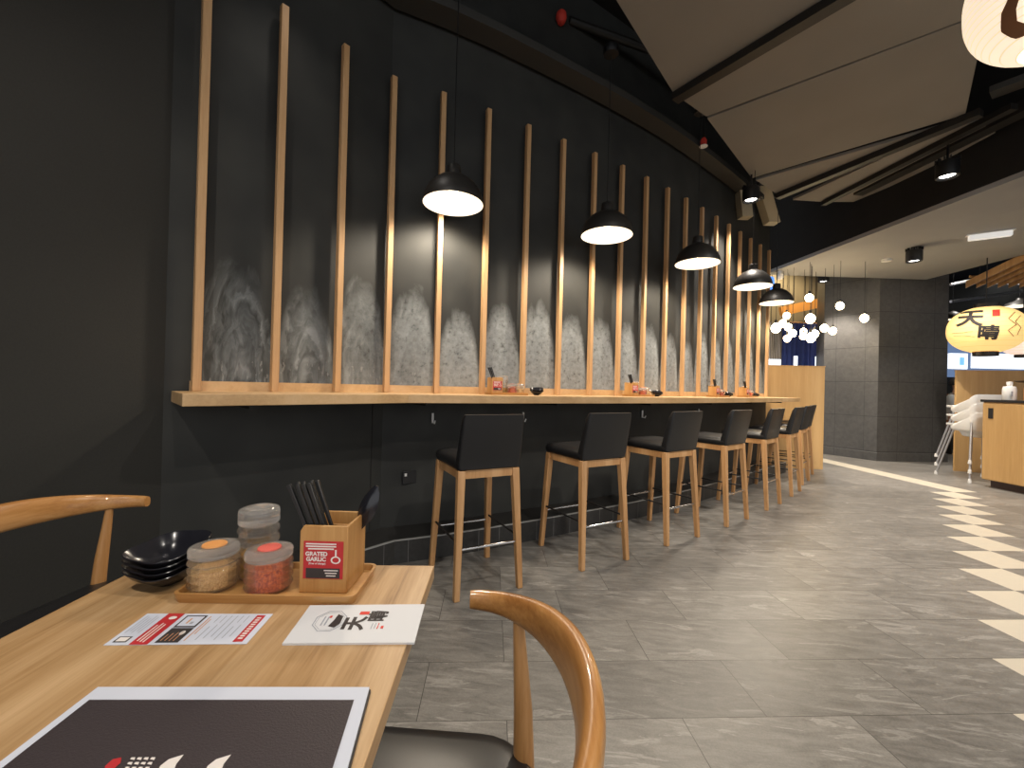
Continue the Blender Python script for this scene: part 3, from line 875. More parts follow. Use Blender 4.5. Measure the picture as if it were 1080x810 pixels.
fc = [PXY(109, 681, ZTB), PXY(260, 679.6, ZTB), PXY(288, 648, ZTB), PXY(155.5, 647.6, ZTB)]
t, q = sheet('promo_leaflet', 'red and white printed promotion leaflet lying on the table', 'leaflet', fc, .0005, 'paper')
z = .0008; mb = MB()
rect(mb, q, .17, 0, .30, 1, z, 0)
for k, (a, b) in enumerate([(.1, .6), (.08, .66), (.06, .62)]): rect(mb, q, .195 + .026 * k, a, .205 + .026 * k, b, z + .0002, 3)
mb.add([bil(q, .245 + .03 * math.cos(2 * PI * k / 10), .84 + .06 * math.sin(2 * PI * k / 10), z + .0002) for k in range(10)], [tuple(range(10))], 3)
rect(mb, q, .335, .05, .50, .5, z, 1); rect(mb, q, .335, .52, .50, .93, z, 1); rect(mb, q, .35, .56, .485, .89, z + .0002, 2)
rect(mb, q, .395, .64, .41, .82, z + .0004, 5); rect(mb, q, .425, .62, .45, .70, z + .0004, 4)
for k in range(4): rect(mb, q, .36 + .03 * k, .1, .367 + .03 * k, .3 + .03 * k, z + .0002, 5)
# small round badge
mb.add([bil(q, .455 + .018 * math.cos(2 * PI * k / 12), .34 + .07 * math.sin(2 * PI * k / 12), z + .0002) for k in range(12)], [tuple(range(12))], 3)
rect(mb, q, .525, .1, .534, .9, z, 5); rect(mb, q, .548, .3, .556, .8, z, 5)
for k in range(6):
    rect(mb, q, .60 + .045 * k, .12 + .05 * (k % 3), .607 + .045 * k, .55 + .06 * (k % 4), z, 4)
    rect(mb, q, .60 + .045 * k, .68, .606 + .045 * k, .92, z, 4)
rect(mb, q, .885, .06, .955, .94, z, 0)
[rect(mb, q, .903, .14 + .075 * k, .937, .185 + .075 * k, z + .0002, 3) for k in range(10)]
for k in range(5): rect(mb, q, .03 + .024 * k, .35 + .05 * (k % 2), .036 + .024 * k, .92 - .05 * (k % 3), z, 4)
rect(mb, q, .035, .07, .13, .24, z, 6); rect(mb, q, .047, .095, .118, .215, z + .0002, 3)
mb.obj('print', ['red', 'ink', 'paper', 'label_white', 'grey_ink', 'orange_ink', 'ink'], t, recalc=False)

nc = [PXY(297.6, 681, ZTB), PXY(437, 680, ZTB), PXY(447.9, 639.2, ZTB), PXY(327, 640.5, ZTB)]
t, q = sheet('paper_napkin', 'white paper napkin printed with black characters on the table', 'napkin', nc, .003, 'napkin')
z = .0034; mb = MB()
def octo(cu, cv, ru, rv, w, mi):
    n8 = 8; o_ = [bil(q, cu + ru * math.cos(2 * PI * (k + .5) / n8), cv + rv * math.sin(2 * PI * (k + .5) / n8), z) for k in range(n8)]
    i_ = [bil(q, cu + (ru - w) * math.cos(2 * PI * (k + .5) / n8), cv + (rv - w * 1.4) * math.sin(2 * PI * (k + .5) / n8), z) for k in range(n8)]
    mb.add(o_ + i_, [(k, (k + 1) % n8, n8 + (k + 1) % n8, n8 + k) for k in range(n8)], mi)
octo(.255, .54, .135, .29, .008, 2); octo(.255, .54, .115, .25, .004, 2)
mb.add([bil(q, u, v, z) for u, v in ((.295, .72), (.345, .66), (.35, .46), (.32, .36), (.265, .40), (.285, .55))], [(0, 1, 2, 3, 4, 5)], 0)
for k in range(2): rect(mb, q, .195 + .03 * k, .42, .207 + .03 * k, .66, z, 2)
rect(mb, q, .235, .62, .255, .68, z, 1)
put_text(mb, q, '天', .036, .475, .47, z, 0, R(90), .0014); put_text(mb, q, '晴', .030, .645, .66, z, 0, R(90), .0010)
rect(mb, q, .47, .70, .55, .79, z, 1)
for k in range(3): rect(mb, q, .615 + .025 * k, .32, .622 + .025 * k, .47, z, 2 if k < 2 else 1)
rect(mb, q, .695, .33, .715, .40, z, 1)
mb.obj('print', ['ink', 'seal_red', 'grey_ink'], t, recalc=False)

mc = [PXY(-33, 838, ZTB), PXY(363, 838, ZTB), PXY(391, 731, ZTB), PXY(104, 731, ZTB)]
t, q = sheet('menu_book', 'large dark menu board with a white border at the front of the table', 'menu', mc, .004, 'black')
MB().prism([tuple(p * 1.0 + Vector((-.002, .001))) for p in q], .0042, .0062).obj('page', 'paper', t)
qc = [q[0] * 1, q[1] * 1, q[2] * 1, q[3] * 1]
mb = MB(); z = .0070
rect(mb, q, .025, .02, .952, .835, z, 0)
mb.obj('cover_print', ['menu'], t, recalc=False)
mb = MB(); z = .0076
def pq(x, y):    # photo position on the cover turned into the sheet's plane
    p = PXY(x, y, ZTB + .0076); return (p.x - t.location.x, p.y - t.location.y, z)
mb.add([pq(108, 820), pq(111, 808), pq(119, 801), pq(128, 799), pq(127, 805), pq(120, 811), pq(116, 820)], [tuple(range(7))], 0)
mb.obj('red_fin_print', 'red', t, recalc=False); mb = MB()
for r_ in range(3):
    for c_ in range(4):
        x, y = 137 + 7 * c_ - 3 * r_, 799 + 5 * r_; mb.add([pq(x, y + 2), pq(x + 2, y), pq(x + 6, y), pq(x + 4.5, y + 3)], [(0, 1, 2, 3)], 0)
mb.obj('scale_pattern_print', 'label_white', t, recalc=False)
for x0 in (166, 216):
    mb = MB(); mb.add([pq(x0 - 4, 822), pq(x0 + 3, 808), pq(x0 + 12, 801), pq(x0 + 28, 796), pq(x0 + 20, 806), pq(x0 + 14, 822)], [tuple(range(6))], 0)
    mb.obj('white_swoosh_print', 'label_white', t, recalc=False)

# ------------------------------------------------------------ condiment sets on the counter
where = ['above the nearest bar stool', 'above the third bar stool', 'third along the counter', 'beside the wood partition']
for k, (i, f) in enumerate([(4, .98), (8, .92), (13, .02), (15, .35)]):
    a = math.atan2(nrm[i].y, nrm[i].x) + PI / 2
    o = wp(i, f, .20, ZT + .0003) + Vector((d2(math.degrees(a)).x, d2(math.degrees(a)).y, 0)) * .14
    e1 = Vector((math.cos(a), math.sin(a), 0)); e2 = Vector((-math.sin(a), math.cos(a), 0))
    W_ = 'on the counter, ' + where[k]
    dup(tray0, o, a, 'light wood condiment tray ' + W_, 'condiment trays on the counter')
    dz = Vector((0, 0, .0065))
    bp = o - e1 * .094 + dz
    dup(box0, bp, a, 'bamboo chopstick box ' + W_, 'chopstick boxes on the counter')
    put_sticks(bp.x, bp.y, bp.z, a, 5, None, 'black chopstick in the bamboo box ' + W_, 'black chopsticks ' + W_)
    dup(jarT, o - e1 * .016 + e2 * .028 + dz, a, 'tall ribbed glass jar ' + W_, 'tall jars on the counter')
    dup(jarC, o + e1 * .031 - e2 * .022 + dz, a, 'short jar of red chilli ' + W_, 'chilli jars on the counter')
    dup(jarS, o + e1 * .1025 + e2 * .008 + dz, a, 'short jar with orange lid centre ' + W_, 'orange lid jars on the counter')
    for m in range(2):
        c = bowl0.copy(); C.objects.link(c); c.location = o + e1 * .245 + Vector((0, 0, .0105 * m)); c.rotation_euler = (0, 0, a + R(20))
        tag(c, ('lower' if m == 0 else 'upper') + ' black sauce bowl ' + W_, None, 'sauce bowls on the counter')

# ------------------------------------------------------------ wood partitions
def partition(a, b, h, label, th=.04):
    a, b = Vector(a), Vector(b); dv = b - a; ang = math.atan2(dv.y, dv.x); c = (a + b) / 2
    t = thing('wood_partition', label, 'partition', (c.x, c.y, 0), ang)
    MB().box((0, 0, h / 2), (dv.length, th, h)).obj('panel', 'panel_wood', t, bevel=.002)
    MB().box((0, 0, h + .006), (dv.length + .01, th + .01, .012)).obj('cap', 'panel_wood', t)
    return t
partition((3.78, 6.34), (4.64, 6.27), 1.52, 'plain light wood partition closing the far end of the bar counter', .05)
partition((6.76, 6.42), (7.9, 5.95), 1.52, 'light wood partition behind the white high chairs and the cabinet')

# ------------------------------------------------------------ column
cp = [(5.86, 7.93), (6.25, 7.19), (7.50, 7.26), (7.9, 7.9), (7.5, 8.6), (6.2, 8.6)]
struct(MB().prism(cp, 0, HC).obj('wall_column', 'column', bevel=.004))
cc = Vector((6.85, 7.9))
cb = [tuple(cc + (Vector(p) - cc) * 1.035) for p in cp]
struct(MB().prism(cb, 0, .14).obj('baseboard_column', 'column', bevel=.004))

# ------------------------------------------------------------ lowered soffit
SZ = 3.12
sf = [(4.25, 7.15), (4.56, 3.6), (4.75, .5), (7.1, .5), (7.05, 6.8), (7.05, 7.2)]
struct(MB().prism(sf, SZ, SZ + .05).obj('ceiling_soffit', 'soffit'))
mb = MB(); a = [Vector(p) for p in sf]
for i in range(len(a)):
    p, q_ = a[i], a[(i + 1) % len(a)]; dv = (q_ - p); c = (p + q_) / 2
    mb.box((c.x, c.y, (SZ + .05 + HC) / 2), (dv.length + .02, .02, HC - SZ - .05), math.atan2(dv.y, dv.x))
struct(mb.obj('trim_3', 'fascia'))
# thin plaster reveals of the second dark bulkhead above
# ------------------------------------------------------------ felt ceiling sails
FZ = 3.60
def PP(x, y, z=FZ): p = PXY(x, y, z); return (p.x, p.y)
def sail(pts, z0, label):
    cx = sum(p[0] for p in pts) / len(pts); cy = sum(p[1] for p in pts) / len(pts)
    o = MB().prism([(p[0] - cx, p[1] - cy) for p in pts], 0, .03).obj('ceiling_sail', 'felt', loc=(cx, cy, z0))
    return tag(o, label, 'ceiling panel', 'felt ceiling sails')
Ltop = (.30, 2.32); 
A0 = (-.55, 1.35)                         # left edge continues towards the camera
A1 = PP(650, 0); A2 = PP(712, 101); A3 = PP(745, 123); A4 = PP(793, 188)
B1 = PP(880, 0); B2 = (2.35, 2.1)
sail([A0, A1, A2, B1, (2.5, 1.75), (1.6, .2)], FZ, 'brown felt ceiling sail, nearest, left of the ceiling rail')
sail([PP(718, 104), A3, PP(1022, 19), (3.2, 2.3), (2.62, 1.8), PP(886, 0)], FZ, 'brown felt ceiling sail between the rail and the thin seam')
sail([PP(746, 125), A4, PP(950, 141), PP(1018, 121), PP(1035, 42), PP(1024, 20)], FZ, 'large brown felt ceiling sail ending at a point by the wall')
sail([PP(797, 190), PP(818, 204), PP(935, 155), PP(1000, 132)], FZ, 'narrow brown felt ceiling sail right of the pointed one')
sail([PP(836, 211), PP(868, 213), PP(955, 173), PP(1033, 128), PP(1000, 135)], FZ, 'small triangular felt ceiling sail above the dark bulkhead')
sail([PP(873, 213), PP(900, 213), PP(965, 186), PP(1050, 140), PP(1036, 130)], FZ, 'last sliver of felt ceiling sail beside the bulkhead')
def rod(name, label, cat, a, b, w, h, z, mat='dark_metal'):
    a, b = Vector(a), Vector(b); dv = b - a; c = (a + b) / 2
    o = MB().box((0, 0, 0), (dv.length, w, h)).obj(name, mat, loc=(c.x, c.y, z), rz=math.atan2(dv.y, dv.x)); return tag(o, label, cat)
rod('ceiling_rail', 'dark metal rail under the nearest felt ceiling sail', 'rail', PP(712, 103, FZ - .03), (2.62, 1.7), .09, .06, FZ - .035)
rod('ceiling_rail', 'dark metal rail between the pointed sail and the narrow one', 'rail', PP(820, 207, FZ - .03), PP(1035, 118, FZ - .03), .08, .06, FZ - .035)
rod('ceiling_rail', 'dark metal rail nearest the bulkhead', 'rail', PP(868, 215, FZ - .03), PP(1070, 112, FZ - .03), .07, .05, FZ - .03)
rod('ceiling_duct', 'dark square duct along the top of the bulkhead', 'duct', PP(905, 208, FZ - .05), PP(1110, 108, FZ - .05), .12, .10, FZ + .02)
rod('ceiling_duct', 'grey rectangular ventilation grille duct at the top right', 'duct', PP(1045, 98, 3.7), PP(1110, 74, 3.7), .14, .05, 3.7, 'mesh_metal')
# mesh cable tray along the wall top
ti_ = [S[i] + nrm[i] * .03 for i in range(2, 18)]; to_ = [S[i] + nrm[i] * .20 for i in range(2, 18)]
o = strip(ti_, to_, 3.62, 3.68, 'cable_tray', 'mesh_metal')
tag(o, 'long perforated metal cable tray along the top of the dark wall', 'cable tray')
# pipes
o = MB().tube([PXY(600, 22, 4.2), PXY(700, 58, 4.2), PXY(800, 120, 4.2)], .035, 12).obj('ceiling_pipe', 'dark_metal', smooth=40)
tag(o, 'dark pipe under the black ceiling with a red end cap', 'pipe')
p = PXY(592, 18, 4.15)
o = MB().lathe([(.001, -.06), (.03, -.05), (.045, -.01), (.04, .03), (.02, .05), (.001, .055)], n=16).obj('fire_bell', 'seal_red', loc=p, smooth=50); tag(o, 'red alarm cap at the end of the dark ceiling pipe', 'alarm')
p = PXY(742, 152, 3.62)
t = thing('sprinkler', 'red sprinkler head hanging near the point of the felt sail', 'sprinkler', p)
MB().tube([(0, 0, .06), (0, 0, HC - p.z)], .008, 8).obj('pipe_drop', 'dark_metal', t)
MB().lathe([(.001, -.01), (.03, 0), (.034, .03), (.02, .06), (.001, .062)], n=14).obj('head', 'seal_red', t, smooth=50)
MB().lathe([(.001, -.028), (.04, -.026), (.04, -.02), (.001, -.018)], n=16).obj('deflector', 'white_plastic', t, smooth=50)
# louvre box
p = PXY(520, 12, 4.1)
t = thing('ceiling_vent', 'pale louvred ventilation box near the top edge over the wall', 'vent', p)
MB().box((0, 0, .05), (.3, .3, .1)).obj('frame', 'mesh_metal', t)
for k in range(6): MB().box((0, -.12 + .048 * k, -.006), (.27, .02, .008)).obj('louvre', 'dark_metal', t)
# pale bracket ends at the end of the tray
def slab(name, label, cat, pts, w, mat):
    mb = MB().loft([[(p.x + a, p.y + b, p.z) for a, b in ((-w, -w), (w, -w), (w, w), (-w, w))] for p in pts]); return tag(mb.obj(name, mat), label, cat)
slab('duct_stub', 'short beige duct stub left of the wall spotlight', 'duct', [PXY(786, 230, 3.30), PXY(783, 203, 3.62)], .065, 'beige')
slab('duct_stub', 'slanting beige duct right of the wall spotlight', 'duct', [PXY(814, 236, 3.45), PXY(803, 199, 3.78)], .075, 'beige')
slab('beige_strip', 'beige vertical strip at the far top end of the dark wall', 'strip', [PXY(804.5, 282, 2.95), PXY(803, 238, 3.55)], .04, 'beige')

# ------------------------------------------------------------ spot downlights
def make_spot():
    t = thing('ceiling_spotlight', '', 'spotlight')
    mb = MB().lathe([(.075, 0), (.085, .0), (.088, .02), (.088, .13), (.08, .15), (.001, .152)], n=28); mb.lathe([(.075, 0), (.06, .03), (.001, .03)], n=28)
    mb.obj('housing', 'black', t, smooth=40)
    for k in range(12):
        a = 2 * PI * k / 12; MB().box((.078 * math.cos(a), .078 * math.sin(a), .165), (.03, .006, .03), a).obj('fin', 'black', t)
    MB().lathe([(.001, .018), (.058, .018), (.058, .022), (.001, .023)], n=24).obj('lens', 'spot_lens', t, smooth=40)
    return t
sp0 = make_spot()
sl = [(792, 212, 3.30, 'black cylinder spotlight by the beige ducts at the wall end'), (999, 187, 3.25, 'black cylinder spotlight hanging by the dark bulkhead'),
      (964, 276, 3.12 - .19, 'black cylinder spotlight on the grey soffit'), (865, 297, 3.12 - .05, 'black cylinder spotlight behind the soffit above the globe bulbs')]
for k, (x, y, z, lb) in enumerate(sl):
    z_ = z
    p = PXY(x, y, z_)
    if k == 3: p = Vector((5.47, 7.45, 3.10))
    if k == 0: o = sp0; o.location = p
    else: o = dup(sp0, p)
    tag(o, lb, None, 'black cylinder spotlights')
    top_z = {0: HC, 1: HC, 2: 3.12, 3: HC}[k]
    if top_z - p.z > .2: MB().tube([(0, 0, .15), (0, 0, top_z - p.z)], .01, 8).obj('stem', 'black', o)
    l = light('SPOT', (p.x, p.y, p.z - .01), [110, 60, 60, 230][k], (1, .9, .78), .05, spot_size=R(100), spot_blend=.5)
p = PXY(1044, 248, 3.09)
t = thing('emergency_light', 'white strip light box on the grey soffit', 'light', (p.x, p.y, 3.08), R(-35))
MB().box((0, 0, 0), (.36, .07, .06)).obj('casing', 'tube_white', t, bevel=.008)
MB().box((0, 0, .035), (.40, .09, .008)).obj('base', 'white_plastic', t)
p = PXY(935, 275, 3.10); o = MB().lathe([(.001, -.01), (.06, -.008), (.06, .02), (.001, .02)], n=16).obj('smoke_detector', 'white_plastic', loc=(p.x, p.y, 3.10)); tag(o, 'tiny round white detector on the grey soffit', 'detector')
t = thing('security_camera', 'small white security camera under the left end of the soffit', 'camera', (4.35, 6.9, 3.06))
MB().lathe([(.001, -.09), (.035, -.08), (.05, -.05), (.05, 0), (.001, .005)], n=16).obj('dome', 'white_plastic', t, smooth=50); MB().box((0, 0, .03), (.04, .04, .06)).obj('mount', 'white_plastic', t)

# ------------------------------------------------------------ globe bulbs
gl = [(851.5, 314, 4.2, 6.4), (884, 322.5, 4, 6.3), (910, 335.5, 4.2, 6.3), (853, 336, 5, 6.5), (828, 333, 3.6, 6.8), (824, 341, 3.8, 6.9), (817, 346, 5, 6.6), (830, 345, 3.8, 7.1), (834.5, 351.5, 4, 6.7),
      (829, 357, 3.6, 7.0), (846, 349.5, 3.4, 7.1), (846, 354.5, 3.6, 6.8), (854, 356, 5, 6.6), (858, 352, 4, 6.9), (868, 346, 4, 6.7), (877, 349, 3.8, 6.5)]
gd = ['highest globe bulb, above the far end of the partition', 'globe bulb hanging left in front of the grey column', 'globe bulb hanging alone at the right in front of the grey column', 'large globe bulb hanging singly below the highest one',
      'topmost globe bulb of the left cluster', 'second globe bulb from the top of the left cluster', 'leftmost large globe bulb of the left cluster', 'right upper globe bulb of the left cluster', 'rightmost globe bulb of the left cluster', 'lowest globe bulb of the left cluster',
      'upper small globe bulb at the left of the right cluster', 'lower small globe bulb at the left of the right cluster', 'largest, lowest globe bulb of the right cluster', 'globe bulb just behind the lowest of the right cluster', 'globe bulb at the left edge of the grey column', 'lowest globe bulb in front of the grey column edge']
g0 = thing('globe_bulb', '', 'light bulb')
MB().lathe([(.001, -.062), (.025, -.055), (.045, -.034), (.055, 0), (.048, .028), (.030, .048), (.014, .06)], n=20).obj('globe', 'bulb_small', g0, smooth=80)
MB().lathe([(.015, .058), (.016, .10), (.004, .105)], n=12).obj('cap', 'black', g0, smooth=50)
MB().tube([(0, 0, .1), (0, 0, 1.0)], .003, 6).obj('cord', 'black', g0)
for k, (x, y, r, Y) in enumerate(gl):
    X_ = (x - 540) / F * Y; hor = 407.1 + ROL * (x - 540); z = E + (hor - y) / F * Y
    s = max(.6, r / 3.9 * Y / 6.7)
    o = g0 if k == 0 else dup(g0, (0, 0, 0))
    o.location = (X_, Y, z); o.scale = (s, s, s)
    for ch in o.children:
        if ch.name.startswith('cord'):
            ch.scale = (1, 1, (SZ - z) / s / 1.0 if True else 1)
            ch.scale.z = ((SZ - z) / s - .1) / .9; ch.location.z = .1 - .1 * ch.scale.z
    tag(o, gd[k], None, 'globe bulbs beyond the partition')

# ------------------------------------------------------------ beyond the partition: noren, rope screen, signs
t = thing('noren_curtain', 'dark blue shop curtain hanging beyond the partition', 'curtain', (6.75, 9.6, 0))
for k in range(3):
    mb = MB(); pts = []
    for m in range(13):
        x = -.62 + .42 * k + .40 * m / 12; pts.append((x, .03 * math.sin(m * 1.9 + k)))
    vs = [(a, b, z) for z in (1.5, 2.72) for a, b in pts]
    mb.add(vs, [(i, i + 1, 14 + i, 13 + i) for i in range(12)]); mb.obj('panel', 'noren', t, smooth=60, recalc=False)
MB().tube([(-.7, 0, 2.73), (.72, 0, 2.73)], .018, 8).obj('rod', 'leg_wood', t)
mb = MB(); ring = [(.47 + .22 * math.cos(2 * PI * k / 28), -.05, 2.05 + .36 * math.sin(2 * PI * k / 28)) for k in range(28)]; inn = [(.47 + (x - .47) * .72, -.05, 2.05 + (z - 2.05) * .78) for x, y, z in ring]
mb.add(ring + inn, [(i, (i + 1) % 28, 28 + (i + 1) % 28, 28 + i) for i in range(28)]); mb.box((.47, -.05, 2.05), (.12, .004, .3)); mb.obj('white_crest', 'label_white', t, recalc=False)
o = MB()
for k in range(14):
    x = 5.78 + .035 * k; o.tube([(x, 9.7, 1.6), (x + .01 * math.sin(k), 9.7, 2.2), (x, 9.7, 2.75)], .008, 6)
o = o.obj('rope_screen', 'label_white'); tag(o, 'pale hanging rope screen left of the blue curtain', 'screen', kind='stuff')
o = MB().box((0, 0, 0), (.42, .05, .14)).obj('light_box_sign', 'screen_white', loc=(5.80, 9.45, 1.80)); tag(o, 'glowing white box below the rope screen', 'sign')
for k, x in enumerate((6.32, 6.80)):
    o = MB().box((0, 0, 0), (.06, .05, .26)).obj('curtain_light', 'screen_white', loc=(x, 9.4, 1.82)); tag(o, ['left', 'right'][k] + ' small white light showing below the blue curtain', 'light')
o = MB().lathe([(.001, -.3), (.16, -.24), (.22, 0), (.16, .24), (.001, .3)], n=20).obj('paper_lantern', 'lantern_pink', loc=(7.05, 9.2, 2.45), smooth=60); tag(o, 'cream paper lantern half hidden by the grey column', 'lantern')
t = thing('display_screen', 'bright narrow screen between the partition and the grey column', 'screen', (6.02, 8.6, 0))
MB().box((0, 0, 1.12), (.24, .04, .40)).obj('upper_panel', 'screen_white', t); MB().box((0, 0, .84), (.24, .04, .16)).obj('lower_panel', 'screen_blue', t); MB().box((0, .03, .63), (.28, .03, 1.26)).obj('stand', 'dark_metal', t)
o = MB().lathe([(.001, -.13), (.05, -.11), (.065, 0), (.05, .11), (.001, .13)], n=16).obj('blue_light', 'screen_blue', loc=(3.98, 6.55, 2.80), smooth=60); tag(o, 'small glowing blue light at the far end of the wall', 'light')
M['orange_shelf'] = plain('orange_shelf', (.6, .25, .05), .6, emit=(.6, .25, .05), es=.2)  # plain wood with a faint glow painted in, not a lamp
o = MB().box((0, 0, 0), (1.1, .1, .22), mat=Matrix.Rotation(R(-14), 3, 'Y')).obj('wood_beam', 'orange_shelf', loc=(7.0, 10.2, 3.22)); tag(o, 'slanting orange wood beam on the far wall', 'beam')

# ------------------------------------------------------------ cabinet at the right
t = thing('service_cabinet', 'light wood service cabinet with a black top at the right edge', 'cabinet', (6.49, 4.53, 0), R(2))
cw, cdp = .9, 1.7
MB().box((.0, 0, .58), (cw, cdp, .98)).obj('body', 'panel_wood', t, bevel=.003)
MB().box((.03, 0, .045), (cw - .1, cdp - .06, .09)).obj('kick_base', 'tray_dark', t)
MB().box((0, 0, 1.085), (cw + .04, cdp + .04, .03)).obj('worktop', 'black', t, bevel=.002)
for k in range(3):
    d = MB().box((-cw / 2 - .011, cdp / 2 - .29 - .565 * k, .575), (.02, .555, .95)).obj('door', 'panel_wood', t, bevel=.002)
    MB().box((-cw / 2 - .023, cdp / 2 - .10 - .565 * k, .93), (.006, .05, .13)).obj('handle', 'black', d)
cab = t
def cabpt(lx, ly, z): a = R(2); return (6.49 + lx * math.cos(a) - ly * math.sin(a), 4.53 + lx * math.sin(a) + ly * math.cos(a), z)
t = thing('sanitizer_dispenser', 'white dispenser bottle on the black cabinet top', 'bottle', (6.17, 5.22, 1.1005))
t.scale = (.78, .78, .78)
MB().lathe([(.001, 0), (.075, 0), (.08, .01), (.08, .17), (.07, .215), (.03, .22), (.03, .24), (.001, .241)], n=20).obj('body', 'white_plastic', t, smooth=40)
MB().lathe([(.001, .241), (.035, .242), (.035, .29), (.001, .295)], n=14).obj('cap', 'white_plastic', t, smooth=40)
MB().box((-.05, -.078, .10), (.08, .01, .08), R(30)).obj('label', 'grey_ink', t)
t = thing('menu_stand', 'small red and orange card holder on the black cabinet top', 'stand', (6.26, 5.02, 1.1005), R(-30))
MB().box((0, 0, .075), (.18, .10, .15)).obj('card_box', 'orange_lid', t, bevel=.004)
MB().box((0, 0, .18), (.14, .02, .06)).obj('card', 'red_lid', t)
t = thing('round_tray', 'dark round serving tray raised over the cabinet top', 'tray', (6.52, 5.18, 1.325))
MB().lathe([(.001, 0), (.20, .002), (.23, .02), (.225, .022), (.195, .008), (.001, .006)], n=32).obj('tray', 'tray_dark', t, smooth=50)
MB().lathe([(.06, -.22), (.02, -.20), (.012, -.1), (.012, 0)], n=16, cap=True).obj('stand_stem', 'tray_dark', t, smooth=50)

# ------------------------------------------------------------ high chairs, stacked
def make_high():
    t = thing('high_chair', '', 'high chair')
    # faces local -X
    for sx in (-1, 1):
        for sy in (-1, 1):
            l = MB().tube([(sx * .30 + .02, sy * .27, .015), (sx * .15 + .03, sy * .165, .69)], .0125, 12).obj('leg', 'alu', t, smooth=50)
            MB().lathe([(.001, 0), (.018, 0), (.02, .012), (.015, .05), (.001, .052)], c=(sx * .30 + .02, sy * .27, 0), n=14).obj('leg_foot', 'white_plastic', l, smooth=50)
    def rr(hx, hy, z, r=.06, dx=0): return [(x + .03 + dx, y, zz) for x, y, zz in loop_box(-hx, hx, -hy, hy, z, r, 5)]
    def up(l): return [(x, y, z + .17 * max(0, (x - .05) / .18) ** 1.2) for x, y, z in l]
    rings = [rr(.10, .10, .585, .04), rr(.12, .12, .595, .05), rr(.135, .13, .625), rr(.15, .145, .655), rr(.195, .19, .665), rr(.205, .20, .69), up(rr(.21, .20, .735)), up(rr(.20, .19, .745))]
    rings += [up(rr(.165, .155, .735)), rr(.13, .125, .66), rr(.115, .11, .61, .05)]
    MB().loft(rings).obj('seat_shell', 'white_plastic', t, smooth=60)
    MB().loft([loop_box(-.25, -.06, -.20, .20, .725, .06, 5), loop_box(-.255, -.055, -.205, .205, .735, .062, 5), loop_box(-.255, -.055, -.205, .205, .752, .062, 5), loop_box(-.245, -.065, -.195, .195, .754, .056, 5), loop_box(-.235, -.075, -.185, .185, .742, .05, 5)]).obj('tray', 'white_plastic', t, smooth=50)
    return t
h0 = make_high()
hl = ['bottom white high chair of the stack beside the wood cabinet', 'middle white high chair of the stack beside the wood cabinet', 'top white high chair of the stack beside the wood cabinet']
for k in range(3):
    o = h0 if k == 0 else dup(h0, (0, 0, 0))
    o.location = (6.36 + .003 * k, 5.76 + .004 * k, .125 * k); o.rotation_euler = (0, 0, R(256)); tag(o, hl[k], None, 'stacked white high chairs')

# ------------------------------------------------------------ lanterns
def ellipsoid(mb, rx, rz, n=48, m=24, zc=.93, rib=0, ribn=0):
    prof = []
    for k in range(m + 1):
        s = -zc + 2 * zc * k / m
        prof.append((rx * math.sqrt(max(0, 1 - abs(s) ** 2.3)) + .0 , rz * s))
    return mb.lathe(prof, n=n)
def wrap_text(parts, rx, rz, mat, parent, name='characters'):
    # parts: (text,size,azimuth offset m,height,bold,rot) laid over the lantern surface facing local -Y
    mb = MB()
    for item in parts:
        txt, size, cx, cz, bold, rot = item
        if txt is None: vs, fs = size
        else: vs, fs = text_mesh(txt, size, bold)
        bm = bmesh.new(); bv = [bm.verts.new(v) for v in vs]
        for f in fs:
            try: bm.faces.new([bv[i] for i in f])
            except ValueError: pass
        bmesh.ops.triangulate(bm, faces=bm.faces)
        for _ in range(2): bmesh.ops.subdivide_edges(bm, edges=[e for e in bm.edges if e.calc_length() > rx * .07], cuts=1)
        bmesh.ops.triangulate(bm, faces=bm.faces)
        out = []; ca, sa = math.cos(rot), math.sin(rot)
        bm.verts.index_update()
        for v in bm.verts:
            x, z = cx + v.co.x * ca - v.co.y * sa, cz + v.co.x * sa + v.co.y * ca
            r_ = rx * math.sqrt(max(.02, 1 - abs(z / rz) ** 2.3)); x = max(-r_ * .98, min(r_ * .98, x))
            y = -math.sqrt(max(0, r_ * r_ - x * x)) - rx * .018
            out.append((x, y, z))
        mb.add(out, [tuple(v.index for v in f.verts) for f in bm.faces]); bm.free()
    return mb.obj(name, mat, parent, recalc=False)
def brush(pts, w):   # a tapering brush stroke as flat polygon strip
    vs = []; fs = []
    for i, (x, y) in enumerate(pts):
        a = pts[max(i - 1, 0)]; b = pts[min(i + 1, len(pts) - 1)]
        dx, dy = b[0] - a[0], b[1] - a[1]; l = math.hypot(dx, dy) or 1
        ww = w[i] / 2; vs += [Vector((x - dy / l * ww, y + dx / l * ww, 0)), Vector((x + dy / l * ww, y - dx / l * ww, 0))]
    for i in range(len(pts) - 1): fs.append((2 * i, 2 * i + 1, 2 * i + 3, 2 * i + 2))
    return vs, fs
LY = 6.0; lx = (1040 - 540 - 1.5) / F * LY; lz = E + (419.8 - 348) / F * LY
ang = math.atan2(lx, LY)
t = thing('paper_lantern', 'large yellow paper lantern with black brush characters above the cabinet', 'lantern', (lx, LY, lz), -ang)
RX, RZ = .42, .335
RXL = .40
mb = MB(); ellipsoid(mb, RXL, RZ); mb.obj('shade', 'lantern_yellow', t, smooth=60)
for s in (-1, 1): MB().lathe([(.001, 0), (.13, 0), (.13, .06), (.001, .06)], c=(0, 0, s * RZ * .93 - (.06 if s < 0 else 0)), n=20).obj('end_ring', 'black', t, smooth=40)
MB().tube([(0, 0, RZ * .93 + .05), (0, 0, HC - lz)], .006, 8).obj('cord', 'black', t)
wrap_text([('天', .26, -.15, .13, .008, R(-6)), ('晴', .20, .02, -.09, .008, R(-4))], RXL, RZ, 'ink', t)
